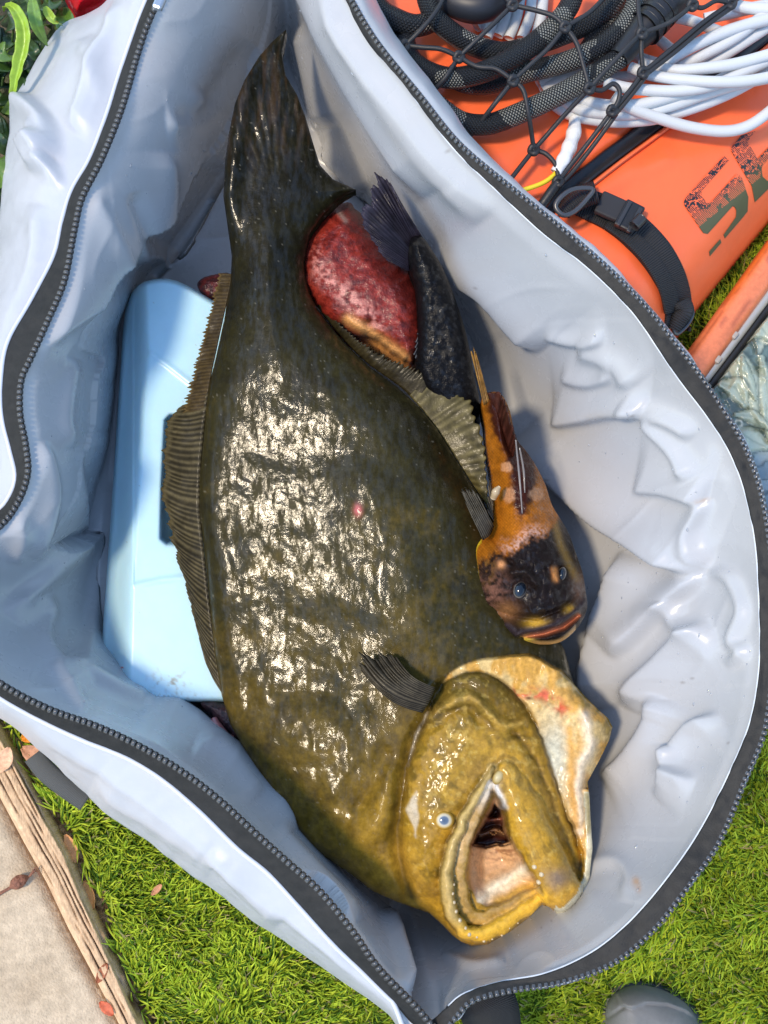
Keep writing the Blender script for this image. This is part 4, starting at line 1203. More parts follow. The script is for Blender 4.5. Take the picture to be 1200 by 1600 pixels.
olive = (0.060, 0.048, 0.018); olive_l = (0.20, 0.165, 0.085)
fin('fin', [(364, 428), (350, 490), (338, 545), (328, 595), (323, 640)], [(340, 427), (329, 470), (312, 535), (296, 592), (282, 645)], [.152, .146, .143], [.146, .138, .132], 38, m_fin, flat, (0.060, 0.040, 0.014), (0.034, 0.022, 0.008), 0.16, 0.0006, edge_col=(0.13, 0.085, 0.028))
fin('fin', [(325, 612), (319, 665), (313, 730), (312, 800), (320, 880), (330, 970), (348, 1085)], [(283, 634), (254, 662), (249, 712), (249, 766), (260, 824), (282, 895), (314, 1004)], [.144, .138, .130, .118], [.128, .122, .116, .114], 52, m_fin, flat, (0.085, 0.068, 0.032), (0.022, 0.017, 0.007), 0.04, 0.0011, edge_col=(0.09, 0.07, 0.03), curve=-0.06)
fin('fin', [(486, 458), (505, 492), (545, 540), (580, 572), (622, 602), (650, 628)], [(486, 456), (512, 486), (562, 530), (606, 556), (655, 572), (690, 570)], [.146, .144, .142], [.150, .152, .154], 34, m_fin, flat, (0.032, 0.025, 0.010), (0.024, 0.018, 0.007), 0.20, 0.0002, arch=0.001)
fin('fin', [(640, 618), (662, 644), (690, 682), (712, 716), (735, 752), (757, 784)], [(688, 568), (722, 604), (748, 634), (757, 672), (760, 722), (768, 806)], [.144, .140, .136], [.152, .150, .142], 17, m_fin, flat, (0.105, 0.086, 0.032), (0.056, 0.045, 0.015), 0.08, 0.0006, arch=0.0, nt=18)
fin('pectoral_fin', [(680, 1074), (676, 1086), (670, 1098), (660, 1114)], [(618, 1026), (588, 1019), (547, 1022), (560, 1046)], [.190, .190, .188], [.186, .187, .185], 15, m_fin, flat, (0.075, 0.060, 0.036), (0.014, 0.011, 0.006), 0.12, 0.0014, arch=0.007, nt=18, curve=-0.10, zover=flat_surface)
# eye, jaw hinge bead, teeth
def dome_eye(name, px, py, z, rx, ry, h, parent, rings, n=20, m=36, ang=0.0):
    """A bulging eye: rings = [(radius fraction, colour)] from the pupil outwards."""
    rr = np.linspace(0, 1, n); th = np.linspace(0, 2 * np.pi, m, endpoint=False)
    lx = rr[:, None] * np.cos(th) * rx; ly = rr[:, None] * np.sin(th) * ry
    X = px + lx * math.cos(ang) - ly * math.sin(ang); Y = py + lx * math.sin(ang) + ly * math.cos(ang)
    Z = z + h * np.sqrt(np.clip(1 - (rr * 0.98) ** 2, 0, 1))[:, None] + 0 * th
    rad = np.array([a for a, _ in rings]); cols = np.array([b for _, b in rings])
    c = np.stack([np.interp(rr, rad, cols[:, j]) for j in range(3)], -1)
    v = P(X, Y, Z).reshape(-1, 3)
    f = fix_up(v, grid_faces(n, m, False, True))
    return mk(name, v, f, m_eye, parent, np.repeat(c[:, None], m, 1).reshape(-1, 3))


def fz(px, py):
    return float(flat_top(np.array([px * 1.0]), np.array([py * 1.0]), np.clip(sd(FLAT, np.array([px * 1.0]), np.array([py * 1.0])), 0, None))[0])


dome_eye('eye', 694, 1282, fz(694, 1282) - 0.003, 16, 15, 0.0075, flat, [(0, (.06, .09, .14)), (.36, (.12, .16, .22)), (.44, (.26, .27, .27)), (.52, (.60, .54, .40)), (.70, (.62, .50, .26)), (.80, (.50, .29, .05)), (1, (.38, .21, .02))])
dome_eye('jaw_joint', 779, 1214, fz(779, 1214) - 0.002, 9, 13, 0.006, flat, [(0, (.55, .46, .26)), (.6, (.50, .38, .15)), (1, (.30, .20, .05))], ang=0.5)
def cone_rows(name, spots, mat, parent, seg=7):
    V, F = [], []
    for (px, py, z, r, h) in spots:
        b = P(px, py, z); base = len(V)
        for k, (rr, hh) in enumerate(((1.0, -0.2), (1.0, 0.25), (0.7, 0.7), (0.15, 1.0))):
            for j in range(seg):
                a = 2 * math.pi * j / seg
                V.append(b + np.array([math.cos(a) * r * rr, math.sin(a) * r * rr, h * hh]))
        for k in range(3):
            for j in range(seg):
                j2 = (j + 1) % seg
                F.append([base + k * seg + j, base + k * seg + j2, base + (k + 1) * seg + j2, base + (k + 1) * seg + j])
        F.append([base + 3 * seg + j for j in range(seg)])
    return mk(name, V, F, mat, parent)


tp_ = spline(np.array([(716, 1338), (709, 1372), (708, 1400), (711, 1424), (718, 1444), (731, 1458), (748, 1466), (768, 1464), (790, 1452), (812, 1438), (832, 1422)], float), 30)
tooth_o = cone_rows('teeth', [(x, y, fz(x, y) - 0.0012, r0 * 0.00056, 0.0012 + r0 * 0.0004) for x, y, r0 in ((711, 1368, 1.8), (709, 1382, 2.3), (707, 1396, 2.9), (709, 1410, 3.3), (712, 1424, 3.4), (718, 1438, 3.8), (727, 1450, 3.2), (733, 1460, 3.6), (745, 1464, 2.4), (756, 1470, 2.8), (769, 1467, 2.0), (784, 1461, 2.3), (796, 1450, 1.5), (809, 1442, 1.8))], m_tooth, flat)
tooth_o['kind'] = 'stuff'
t2 = [(835, 1354), (846, 1366), (842, 1378)]
o = cone_rows('teeth', [(x, y, fz(x, y) - 0.001, 0.0024, 0.0035) for x, y in t2], m_tooth, flat); o['kind'] = 'stuff'
gk = [(x, 1300 + 3 * math.sin(i), fz(x, 1300) - 0.001, 0.0012, 0.008) for i, x in enumerate(np.linspace(766, 786, 8))]
o = cone_rows('gill_rakers', gk, M('gill_raker', (0.34, 0.18, 0.08), 0.4), flat); o['kind'] = 'stuff'

# ---- brown and orange rockfish
RF = np.array([(753, 622), (759, 668), (761, 699), (768, 738), (771, 777), (772, 812), (768, 834), (750, 842), (739, 858), (740, 884), (745, 913), (757, 949), (784, 973), (803, 995), (823, 1002), (849, 1007), (878, 1002),
               (904, 979), (917, 952), (916, 929), (910, 894), (901, 868), (888, 832), (875, 810), (862, 788), (852, 757), (836, 725), (820, 702), (806, 683), (796, 640), (783, 616), (770, 612)], float)
RF = spline(RF, 120, True)
LIP_UP = [(790, 978), (806, 990), (835, 986), (868, 976), (895, 958), (914, 940)]
LIP_LO = [(806, 993), (830, 998), (855, 999), (880, 992), (900, 974), (906, 962)]


def rock_top(X, Y, d):
    zb = np.interp(Y, [610, 700, 820, 900, 1010], [.152, .150, .150, .155, .150])
    Rr = np.interp(Y, [610, 720, 820, 900, 1010], [20, 40, 55, 75, 50])
    H = np.interp(Y, [610, 720, 820, 900, 1010], [.018, .036, .044, .048, .034])
    q = np.clip(d / Rr, 0, 1)
    z = zb + 0.006 + H * (1 - (1 - q) ** 2)
    hd = sstep(835, 870, Y)
    z = z + 0.0022 * (1 - np.abs(2 * fbm(X / 11, Y / 15, 141, 2) - 1)) ** 4 * hd * sstep(770, 800, X) * sstep(985, 950, Y)
    z = z - 0.006 * np.exp(-(((X - 813) / 17) ** 2 + ((Y - 918) / 21) ** 2)) - 0.004 * np.exp(-(((X - 879) / 10) ** 2 + ((Y - 897) / 15) ** 2))
    z = z + 0.007 * np.exp(-(dist_poly([(800, 895), (822, 893), (838, 912)], X, Y)[0] / 6) ** 2) + 0.005 * np.exp(-(dist_poly([(862, 885), (872, 880), (890, 884)], X, Y)[0] / 5) ** 2)
    # gill cover edge, mouth
    z = z - 0.005 * np.exp(-(dist_poly([(768, 838), (790, 868), (800, 880)], X, Y)[0] / 4) ** 2)
    z = z - 0.005 * np.exp(-(dist_poly([(768, 950), (800, 962), (840, 966), (880, 950), (900, 930)], X, Y)[0] / 4) ** 2)
    du_, pu, _, _, _ = dist_poly(LIP_UP, X, Y)
    z = z + 0.007 * np.exp(-(du_ / 6) ** 2)
    dm = dist_poly([(815, 996), (850, 990), (880, 980), (904, 962)], X, Y)[0]
    z = z - 0.012 * np.exp(-(dm / 3.2) ** 2)
    dlo, _, _, _, _ = dist_poly(LIP_LO, X, Y)
    z = z + 0.006 * np.exp(-(dlo / 4) ** 2)
    # dorsal groove
    z = z - 0.003 * np.exp(-(dist_poly([(790, 660), (806, 720), (812, 780), (816, 808)], X, Y)[0] / 7) ** 2)
    z = z + 0.0012 * (fbm(X / 3.2, Y / 3.2, 143, 2) - 0.5) * (1 - hd)
    return z


def rock_col(X, Y, d):
    n = fbm(X / 10, Y / 10, 151, 3)
    org = np.array([0.34, 0.105, 0.007]); c = org * (0.6 + 0.8 * n)[:, None]
    sc = 0.5 + 0.5 * np.sin(X * 1.25 + 3 * fbm(X / 20, Y / 20, 2)) * np.sin(Y * 1.25 + 3 * fbm(X / 20, Y / 20, 4))
    c = c * (0.72 + 0.45 * sc)[:, None]
    stripe = sd([(756, 612), (784, 612), (802, 670), (838, 725), (836, 758), (824, 800), (814, 814), (802, 790), (796, 730), (770, 672)], X, Y)
    c = paint(c, sstep(-6, 6, stripe + 12 * (fbm(X / 9, Y / 9, 152) - 0.5)), [0.035, 0.008, 0.004])
    for (x, y, rx, ry) in ((792, 730, 9, 8), (795, 774, 9, 12), (838, 772, 12, 10)):
        c = paint(c, sstep(1.25, 0.75, np.sqrt(((X - x) / rx) ** 2 + ((Y - y) / ry) ** 2) + 0.7 * (fbm(X / 5, Y / 5, 153) - 0.5)) * 0.6, [0.55, 0.28, 0.14])
    hl = np.interp(X, [740, 775, 800, 830, 852, 880, 920], [880, 862, 862, 836, 836, 800, 790]) + 16 * (fbm(X / 8, Y / 8, 154) - 0.5)
    c = paint(c, np.exp(-((Y - hl + 4) / 12) ** 2) * sstep(770, 800, X) * sstep(862, 845, X) * sstep(0.3, 0.6, fbm(X / 3, Y / 3, 158)) * 0.8, [0.55, 0.32, 0.24])
    hd = sstep(-7, 11, Y - hl + 14 * (fbm(X / 4, Y / 4, 159, 2) - 0.5))
    ch = np.tile(np.array([0.010, 0.006, 0.005]), (len(X), 1)) * (0.6 + 0.9 * fbm(X / 7, Y / 7, 155))[:, None]
    ch = paint(ch, sstep(0.25, 0.75, fbm(X / 6, Y / 6, 156, 5)) * np.exp(-(((X - 768) / 26) ** 2 + ((Y - 925) / 34) ** 2)) * 1.1, [0.17, 0.075, 0.050])
    ch = paint(ch, np.exp(-(((X - 790) / 18) ** 2 + ((Y - 955) / 14) ** 2)) * 0.8, [0.28, 0.12, 0.04])
    ch = paint(ch, sstep(0.5, 0.7, fbm(X / 5, Y / 8, 157)) * np.exp(-(((X - 755) / 18) ** 2 + ((Y - 880) / 30) ** 2)) * 0.8, [0.20, 0.09, 0.02])
    ch = paint(ch, np.exp(-(dist_poly([(866, 815), (876, 850), (890, 882), (902, 905)], X, Y)[0] / 6) ** 2) * 0.75, [0.26, 0.15, 0.03])
    ch = paint(ch, np.exp(-(((X - 905) / 11) ** 2 + ((Y - 918) / 25) ** 2)) * 0.6, [0.20, 0.11, 0.07])
    ch = paint(ch, np.exp(-(dist_poly([(866, 890), (868, 905)], X, Y)[0] / 4.5) ** 2), [0.55, 0.22, 0.06])
    c = c * (1 - hd)[:, None] + ch * hd[:, None]
    c = paint(c, sstep(4, 1.5, np.abs(d - 3)) * (X < 752) * (Y > 840) * (Y < 905), [0.62, 0.42, 0.02])
    c = paint(c, np.exp(-(((X - 783) / 6) ** 2 + ((Y - 882) / 6) ** 2)), [0.60, 0.26, 0.10])
    # lips
    c = paint(c, np.exp(-(((X - 838) / 17) ** 2 + ((Y - 974) / 7) ** 2)) * 1.1, [0.46, 0.25, 0.025])
    c = paint(c, np.exp(-(((X - 892) / 9) ** 2 + ((Y - 955) / 8) ** 2)), [0.42, 0.24, 0.02])
    c = paint(c, np.exp(-(dist_poly(LIP_UP, X, Y)[0] / 5.5) ** 2) * 1.1, [0.030, 0.020, 0.022])
    dm = dist_poly([(818, 996), (850, 990), (880, 980), (904, 962)], X, Y)[0]
    c = paint(c, np.exp(-(dm / 3.5) ** 2) * 0.9, [0.50, 0.17, 0.09])
    dlo = dist_poly(LIP_LO, X, Y)[0]
    c = paint(c, sstep(7, 3, d) * (Y > 972) * (X > 812) * (X < 900), [0.52, 0.28, 0.09])
    c = paint(c, np.exp(-(((X - 822) / 10) ** 2 + ((Y - 1001) / 5) ** 2)), [0.55, 0.40, 0.04])
    return c


m_rock = M('wet_rockfish_skin', attr=True, rough=0.32, var=0.25, vscale=420, spec=0.10, coat=0.5, coat_rough=0.09, patch=(170, None, 0.50, 0.64),
           bumps=[('voronoi', 900, 0.30, 0.0008), ('noise', 260, 0.30, 0.0016)])
rock = thing('rockfish', 'orange rockfish with dark head and pale lower lip wedged against the lining', 'fish', P(820, 820, 0.14))
relief('body', RF, rock_top, 1.5, m_rock, rock, rock_col, drop=0.03)
rz = lambda x, y: float(rock_top(np.array([x * 1.0]), np.array([y * 1.0]), np.clip(sd(RF, np.array([x * 1.0]), np.array([y * 1.0])), 0, None))[0])
for (x, y, rx, ry, a) in ((813, 921, 11, 15, 0.35), (878, 897, 7, 12, 0.2)):
    dome_eye('eye', x, y, rz(x, y) - 0.001, rx, ry, 0.007, rock, [(0, (.002, .004, .009)), (.62, (.004, .009, .018)), (.76, (.006, .008, .012)), (.86, (.16, .14, .12)), (1, (.02, .012, .01))], ang=a)
fin('pectoral_fin', [(772, 822), (768, 830), (764, 838), (755, 844)], [(740, 764), (730, 760), (722, 762), (722, 770)], .176, [.182, .178], 8, m_fin, rock, (0.08, 0.07, 0.05), (0.016, 0.013, 0.008), 0.25, 0.0018, arch=0.004, nt=12)
fin('dorsal_fin', [(766, 625), (778, 650), (790, 690), (800, 720)], [(760, 613), (784, 612), (800, 660), (808, 690)], .178, [.185, .200, .200], 7, m_fin, rock, (0.05, 0.014, 0.008), (0.026, 0.007, 0.004), 0.15, 0.0012)
for pts in ([(806, 688, .205), (808, 710, .212), (812, 750, .216), (816, 802, .210)], [(812, 700, .205), (818, 735, .212), (820, 770, .210)]):
    tube('dorsal_spine', pts, [0.0007, 0.0010, 0.0005], M('fin_spine', (0.20, 0.17, 0.15), 0.3, coat=0.3), rock, n=14, seg=6)
fin('tail_fin', [(756, 634), (760, 630), (764, 628)], [(733, 541), (739, 538), (745, 560)], .172, [.185, .18], 4, m_fin, rock, (0.32, 0.16, 0.03), (0.10, 0.05, 0.015), 0.15, 0.0016, nt=16)
fin('pelvic_fin', [(772, 815), (770, 800), (770, 790)], [(762, 800), (761, 770), (764, 745)], .165, .165, 4, m_fin, rock, (0.10, 0.08, 0.05), (0.02, 0.015, 0.01), 0.2, 0.001)
tube('fin_stub', [(771, 778, .19), (775, 768, .196), (781, 760, .198)], [0.003, 0.004, 0.0015], M('pale_fin_stub', (0.42, 0.30, 0.16), 0.4, coat=0.5), rock, n=10, seg=8)

# ---- dark rockfish, tail up
BR = np.array([(640, 372), (636, 398), (640, 424), (648, 450), (650, 490), (650, 530), (648, 575), (662, 615), (700, 650), (744, 668), (752, 640), (742, 590), (730, 528), (716, 480), (703, 445), (690, 415), (672, 386), (658, 368)], float)
BR = spline(BR, 70, True)


def br_col(X, Y, d):
    c = np.tile(np.array([0.012, 0.011, 0.012]), (len(X), 1))
    m = sstep(0.52, 0.66, fbm(X / 8, Y / 10, 161, 3)) * np.exp(-(dist_poly([(652, 385), (670, 430), (690, 500), (700, 560)], X, Y)[0] / 15) ** 2)
    return paint(c * 0.4, m * 0.45, [0.045, 0.039, 0.030])


dark = thing('dark_rockfish', 'black mottled rockfish with raised purple-black tail fin beside the red flank', 'fish', P(680, 500, 0.12))
relief('body', BR, lambda X, Y, d: np.interp(Y, [360, 450, 600, 670], [.178, .160, .130, .11]) + 0.024 * np.sqrt(1 - (1 - np.clip(d / 26, 0, 1)) ** 2) + 0.002 * (fbm(X / 6, Y / 6, 7) - 0.5), 2.0, m_rock, dark, br_col, drop=0.02)
fin('tail_fin', [(640, 424), (640, 408), (644, 392), (654, 380), (668, 386)], [(601, 406), (562, 345), (572, 306), (592, 262), (622, 312)], [.172, .180, .172], [.178, .205, .200], 26, m_fin, dark, (0.018, 0.015, 0.022), (0.009, 0.007, 0.012), 0.03, 0.0010, arch=0.004, nt=20, edge_col=(0.035, 0.03, 0.045))
fin('anal_fin', [(668, 448), (672, 470), (676, 500), (679, 540)], [(656, 505), (649, 540), (648, 570), (676, 574)], [.172, .160, .150], [.158, .150, .142], 9, m_fin, dark, (0.09, 0.095, 0.105), (0.008, 0.008, 0.010), 0.06, 0.0022, nt=16)

# ---- raw red flank
RED = np.array([(543, 317), (551, 320), (568, 338), (600, 372), (640, 420), (668, 470), (664, 520), (652, 556), (640, 568), (613, 551), (584, 531), (546, 520), (522, 506), (492, 482), (468, 444), (462, 408), (466, 384), (475, 358), (494, 336), (516, 320)], float)
RED = spline(RED, 140, True)
RED = RED + 5 * np.column_stack([vnoise(np.arange(140) * 0.7, np.zeros(140), 61) - 0.5, vnoise(np.arange(140) * 0.7, np.ones(140) * 9, 62) - 0.5])


def red_col(X, Y, d):
    n = fbm(X / 9, Y / 9, 171, 4); n2 = fbm(X / 3.5, Y / 3.5, 172, 2)
    a = np.array([0.07, 0.004, 0.003]); b = np.array([0.34, 0.032, 0.016]); e = np.array([0.58, 0.22, 0.17])
    t = np.clip(0.1 + 1.0 * (n - 0.2) + 0.55 * (n2 - 0.5), 0, 1)[:, None]
    c = a * (1 - t) + b * t
    pale = np.exp(-(dist_poly([(505, 425), (530, 450), (560, 478), (590, 505)], X, Y)[0] / 15) ** 2) * sstep(0.40, 0.62, fbm(X / 8, Y / 8, 173, 3))  # pale streak: wet sheen put into the flesh colour
    c = paint(c, pale * 0.9, e)
    c = paint(c, np.exp(-(((X - 497) / 10) ** 2 + ((Y - 405) / 16) ** 2)) * sstep(0.4, 0.6, n2) * 0.7, e)
    dark_ = sstep(0, 30, dist_poly([(480, 380), (560, 520), (620, 560)], X, Y)[0] - 60)
    c = paint(c, dark_ * 0.75, [0.055, 0.006, 0.005])
    fr = np.exp(-(dist_poly([(545, 500), (570, 515), (600, 536), (632, 560)], X, Y)[0] / 9) ** 2)
    c = paint(c, fr * 1.1, [0.66, 0.30, 0.09])
    c = paint(c, np.exp(-(dist_poly([(528, 330), (540, 345)], X, Y)[0] / 4) ** 2) * 0.6, [0.32, 0.24, 0.20])
    return c


m_red = M('raw_flesh', attr=True, rough=0.42, spec=0.35, var=0.35, vscale=500, coat=0.15, coat_rough=0.10, bumps=[('noise', 350, 0.5, 0.0016), ('voronoi', 700, 0.3, 0.001)])
red = relief('red_fish', RED, lambda X, Y, d: 0.128 + 0.042 * np.sqrt(1 - (1 - np.clip(d / 58, 0, 1)) ** 2) + 0.007 * (fbm(X / 20, Y / 14, 9, 4) - 0.5) + 0.003 * np.exp(-(dist_poly([(545, 500), (570, 515), (600, 536), (632, 560)], X, Y)[0] / 5) ** 2), 2.0, m_red, None, red_col, drop=0.05)
tag(red, 'blood red mottled raw fish flank between the flatfish and the dark tail', 'fish')

# ---- ends of other fish under the ice block
def snout(outline, z0, h, c1, c2, label, seed):
    o = spline(np.array(outline, float), 40, True)
    def cf(X, Y, d):
        t = sstep(0.4, 0.65, fbm(X / 6, Y / 6, seed, 3))[:, None]
        return np.array(c1) * (1 - t) + np.array(c2) * t
    r = relief('fish_end', o, lambda X, Y, d: z0 + h * np.sqrt(1 - (1 - np.clip(d / 14, 0, 1)) ** 2) + 0.002 * (fbm(X / 5, Y / 5, seed) - 0.5), 1.5, m_red, None, cf, drop=0.03)
    return tag(r, label, 'fish')


snout([(308, 446), (314, 436), (330, 430), (360, 428), (372, 460), (340, 470), (318, 462)], 0.075, 0.018, (0.10, 0.012, 0.010), (0.035, 0.008, 0.008), 'dark red fish end showing above the ice block', 181)
so_ = snout([(312, 1098), (340, 1096), (372, 1110), (384, 1150), (366, 1158), (346, 1140), (330, 1120)], 0.088, 0.020, (0.070, 0.030, 0.030), (0.020, 0.010, 0.012), 'dark purple fish mouth showing below the ice block', 182)
lip = tube('lip', [(334, 1122, .106), (340, 1136, .108), (352, 1150, .108), (364, 1154, .106)], [0.003, 0.005, 0.005, 0.003], M('pink_lip', (0.34, 0.12, 0.11), 0.25, coat=0.7), so_, n=16, seg=9)

# ---------------------------------------------------------------- orange float bag, its strap and print
m_orange = M('orange_tarpaulin', srgb(255, 112, 62, 0.95), 0.36, var=0.05, vscale=18, rvar=0.06, bumps=[('noise', 22, 0.12, 0.012), ('noise', 500, 0.06, 0.001)])
m_rubber = M('black_rubber', (0.014, 0.014, 0.016), 0.42, bumps=[('noise', 300, 0.2, 0.001)])
m_cord = M('black_bungee', (0.020, 0.020, 0.022), 0.5, bumps=[('noise', 800, 0.4, 0.0006)])
m_metal = M('dark_wire', (0.10, 0.10, 0.105), 0.35, metal=0.6)
m_web2 = M('ribbed_webbing', (0.022, 0.022, 0.026), 0.7, bumps=[('wave_uv', 130, 1.0, 0.0012)])
ORANGE = [(560, -140), (1420, -140), (1420, 90), (1300, 230), (1205, 345), (1140, 425), (1078, 502), (1050, 545), (1000, 575), (900, 480), (760, 340), (640, 180), (560, 60)]
OR_EDGE = [(1420, 90), (1300, 230), (1205, 345), (1140, 425), (1078, 502), (1046, 552)]
SEAM = [(830, 348), (880, 302), (950, 246), (1015, 198), (1100, 130), (1200, 50), (1300, -40)]


def orange_z(X, Y):
    d = dist_poly(OR_EDGE, X, Y)[0]
    z = 0.012 + 0.140 * np.sqrt(np.clip(1 - (1 - np.clip(d / 165, 0, 1)) ** 2, 0, 1))
    ds, _, sg, _, _ = dist_poly(SEAM, X, Y)
    left = (sg < 0)
    z = z - 0.012 * np.exp(-(ds / 13) ** 2)
    z = z + np.where(left, 0.010 * sstep(10, 120, ds), 0)
    z = z + 0.006 * (fbm(X / 70, Y / 70, 201, 2) - 0.5) + 0.0045 * np.exp(-(dist_poly([(940, 300), (985, 270), (1040, 250)], X, Y)[0] / 16) ** 2)
    z = z - 0.004 * np.exp(-(dist_poly([(1180, 30), (1080, 120), (1010, 225)], X, Y)[0] / 22) ** 2)
    z = z - 0.005 * np.exp(-(dist_poly([(900, 330), (955, 345), (1000, 380), (1035, 425), (1050, 480)], X, Y)[0] / 24) ** 2)
    return z


dry = thing('float_bag', 'orange tubular float bag with black strap and dark print beside the white bag', 'bag', P(980, 220, 0.0))
relief('body', ORANGE, lambda X, Y, d: orange_z(X, Y) * sstep(0, 6, d) + 0.008 * (1 - sstep(0, 6, d)), 3.0, m_orange, dry, zbot=0.004)
zz2 = ribbon('zip_flap', SEAM[:6], 10, 0.010, m_rubber, dry, n=80, thick=0.004, zf=orange_z, crown=0.002)
ribbon('zip_piping', [(x + 15, y + 10) for x, y in SEAM[:6]], 3, 0.006, M('orange_piping', srgb(255, 120, 70, 0.9), 0.4), dry, n=80, thick=0.004, zf=orange_z, m=5, crown=0.002)
STRAP = [(884, 306), (921, 319), (960, 336), (997, 364), (1029, 400), (1052, 442), (1062, 480), (1058, 515)]
strap_o = ribbon('webbing_strap', STRAP, [20, 23, 25, 26, 26, 24, 20, 17], 0.006, m_web2, dry, n=90, thick=0.003, zf=orange_z)
ribbon('strap_keeper', [(x - 9, y + 8) for x, y in STRAP[2:7]], 12, 0.010, m_web2, strap_o, n=70, thick=0.0025, zf=orange_z)
bk = box_at('buckle', 957, 325, float(orange_z(np.array([957.]), np.array([325.]))[0]) + 0.014, 0.030, 0.024, 0.007, -0.45, m_web2, dry, 0.002)
b2 = box_at('buckle', 983, 339, float(orange_z(np.array([983.]), np.array([339.]))[0]) + 0.015, 0.020, 0.030, 0.008, -0.5, m_rubber, dry, 0.002)
for k in (-1, 1):
    box_at('buckle_bar', 983 + 8 * k, 339 + 5 * k, float(orange_z(np.array([983.]), np.array([339.]))[0]) + 0.020, 0.004, 0.028, 0.004, -0.5, M('buckle_plastic', (0.035, 0.035, 0.038), 0.3), b2, 0.001)
tube('buckle_roller', [(990, 354, .176), (1003, 340, .176)], 0.0058, M('roller_plastic', (0.03, 0.03, 0.032), 0.28), b2, n=8, seg=14)
tube('d_ring', [(868, 322, .190), (880, 305, .192), (900, 295, .190), (926, 296, .188), (916, 312, .186), (898, 330, .186), (880, 336, .188)], 0.0026, m_metal, dry, n=50, seg=8, closed=True)
ribbon('strap_loop', [(880, 332), (897, 316), (915, 305), (932, 300)], [12, 16, 18, 18], 0.022, m_web2, dry, n=24, thick=0.004, zf=orange_z, crown=0.006)
tube('d_ring', [(1062, 472, .085), (1078, 478, .080), (1082, 492, .074), (1072, 510, .070), (1056, 522, .072), (1052, 504, .080)], 0.0022, m_metal, dry, n=40, seg=8, closed=True)
ribbon('strap_loop', [(1064, 470, .10), (1070, 484, .098), (1062, 498, .094), (1052, 515, .088)], [14, 15, 13, 10], 0, m_web2, dry, n=20, thick=0.004, crown=0.004)

# print: a big letter, the start of the next and a bar, worn at the edges
m_print = bpy.data.materials.new('worn_print'); m_print.use_nodes = True
nt = m_print.node_tree; pb = nt.nodes['Principled BSDF']
at_ = nt.nodes.new('ShaderNodeAttribute'); at_.attribute_name = 'Col'
nt.links.new(at_.outputs['Color'], pb.inputs['Base Color']); pb.inputs['Roughness'].default_value = 0.42
S_OUT = [(610, 425), (660, 465), (370, 790), (378, 840), (430, 915), (470, 910), (740, 615), (770, 625), (800, 665), (862, 850), (856, 1000), (810, 1060), (620, 1282), (605, 1245), (735, 1060), (738, 990), (722, 955), (700, 945), (650, 1000), (440, 1235),
         (395, 1225), (330, 1130), (200, 940), (192, 900), (215, 850)]
S_TWO = [(935, 165), (866, 255), (862, 290), (960, 455), (1067, 345), (1180, 230), (1180, 330), (1010, 520), (1000, 560), (1012, 640), (1067, 690), (1180, 600), (1180, 660), (932, 905), (900, 735), (690, 375), (686, 335), (790, 210)]
S_BAR = [(570, 1290), (582, 1328), (462, 1470), (455, 1420)]
to_px = lambda q: [(1040 + x / 6.67, 180 + y / 6.67) for x, y in q]


def print_col(X, Y, d):
    ink = np.array([0.016, 0.016, 0.018]); ol = np.array([0.085, 0.085, 0.035]); oc = np.array(srgb(255, 112, 62, 0.95))
    q = (X - 1040) * 0.6 + (Y - 180) * 0.75            # runs across the print, towards the lower right
    g = sstep(135, 165, q)[:, None]
    c = ink * (1 - g) + ol * g
    hatch = (np.sin((X * 0.70 - Y * 0.72) * 2.6) > 0.35) & (fbm(X / 9, Y / 9, 212) > 0.42) & (q > 100) & (q < 162)
    fleck = (fbm(X / 2.4, Y / 2.4, 213, 2) > 0.68) & (q > 62) & (q < 150)
    scr = np.abs(np.sin((X * 0.55 + Y * 0.85) * 0.23 + 4 * fbm(X / 14, Y / 14, 214))) < 0.14
    k = (hatch | fleck | (scr & (q > 70) & (q < 140)))[:, None]
    return np.where(k, oc * 0.95, c)


for poly in (S_OUT, S_TWO, S_BAR):
    relief('print_mark', to_px(poly), lambda X, Y, d: orange_z(X, Y) + 0.0012, 0.7, m_print, dry, print_col, drop=0.0008)

# ---------------------------------------------------------------- cords and ropes on the float bag
m_braid = braid_material('braided_sleeve', (0.016, 0.017, 0.019), (0.30, 0.30, 0.26), 0.50, 330, 14, 0.42, 0.8)
m_white = braid_material('white_braid', (0.60, 0.61, 0.61), (0.66, 0.67, 0.67), 0.0, 420, 8, 0.55, 0.12)
hose = thing('braided_hose', 'coiled black braided hose with pale flecks under the bungee net', 'hose', P(780, 90, 0.15))
hz = [([(668, 150, .180), (690, 170, .182), (720, 190, .184), (755, 195, .186), (790, 186, .190), (864, 153, .196), (927, 118, .200), (972, 88, .204)], .0100),
      ([(632, 62, .186), (642, 92, .188), (668, 112, .190), (706, 122, .194), (754, 113, .204), (806, 88, .210), (853, 52, .212), (888, 12, .212), (905, -40, .212)], .0100),
      ([(700, 116, .176), (730, 130, .178), (769, 130, .182), (822, 113, .190), (885, 97, .196), (937, 73, .202), (977, 38, .204), (996, 0, .204), (1004, -50, .204)], .0100),
      ([(662, -40, .196), (668, 2, .196), (684, 32, .196), (722, 62, .194), (764, 79, .190), (801, 80, .188), (864, 60, .190), (927, 32, .194), (960, 0, .196), (990, -40, .196)], .0100),
      ([(576, -30, .190), (592, 12, .190), (622, 32, .192), (652, 40, .192), (678, 28, .188), (684, -5, .186), (690, -40, .184)], .0105),
      ([(592, 10, .178), (606, 34, .178), (628, 60, .178), (640, 90, .178), (668, 118, .176)], .0098),
      ([(912, 88, .184), (936, 50, .186), (955, 20, .186), (985, -30, .186)], .0095)]
for pts, r_ in hz:
    tube('hose_loop', pts, r_, m_braid, hose, n=90, seg=16)
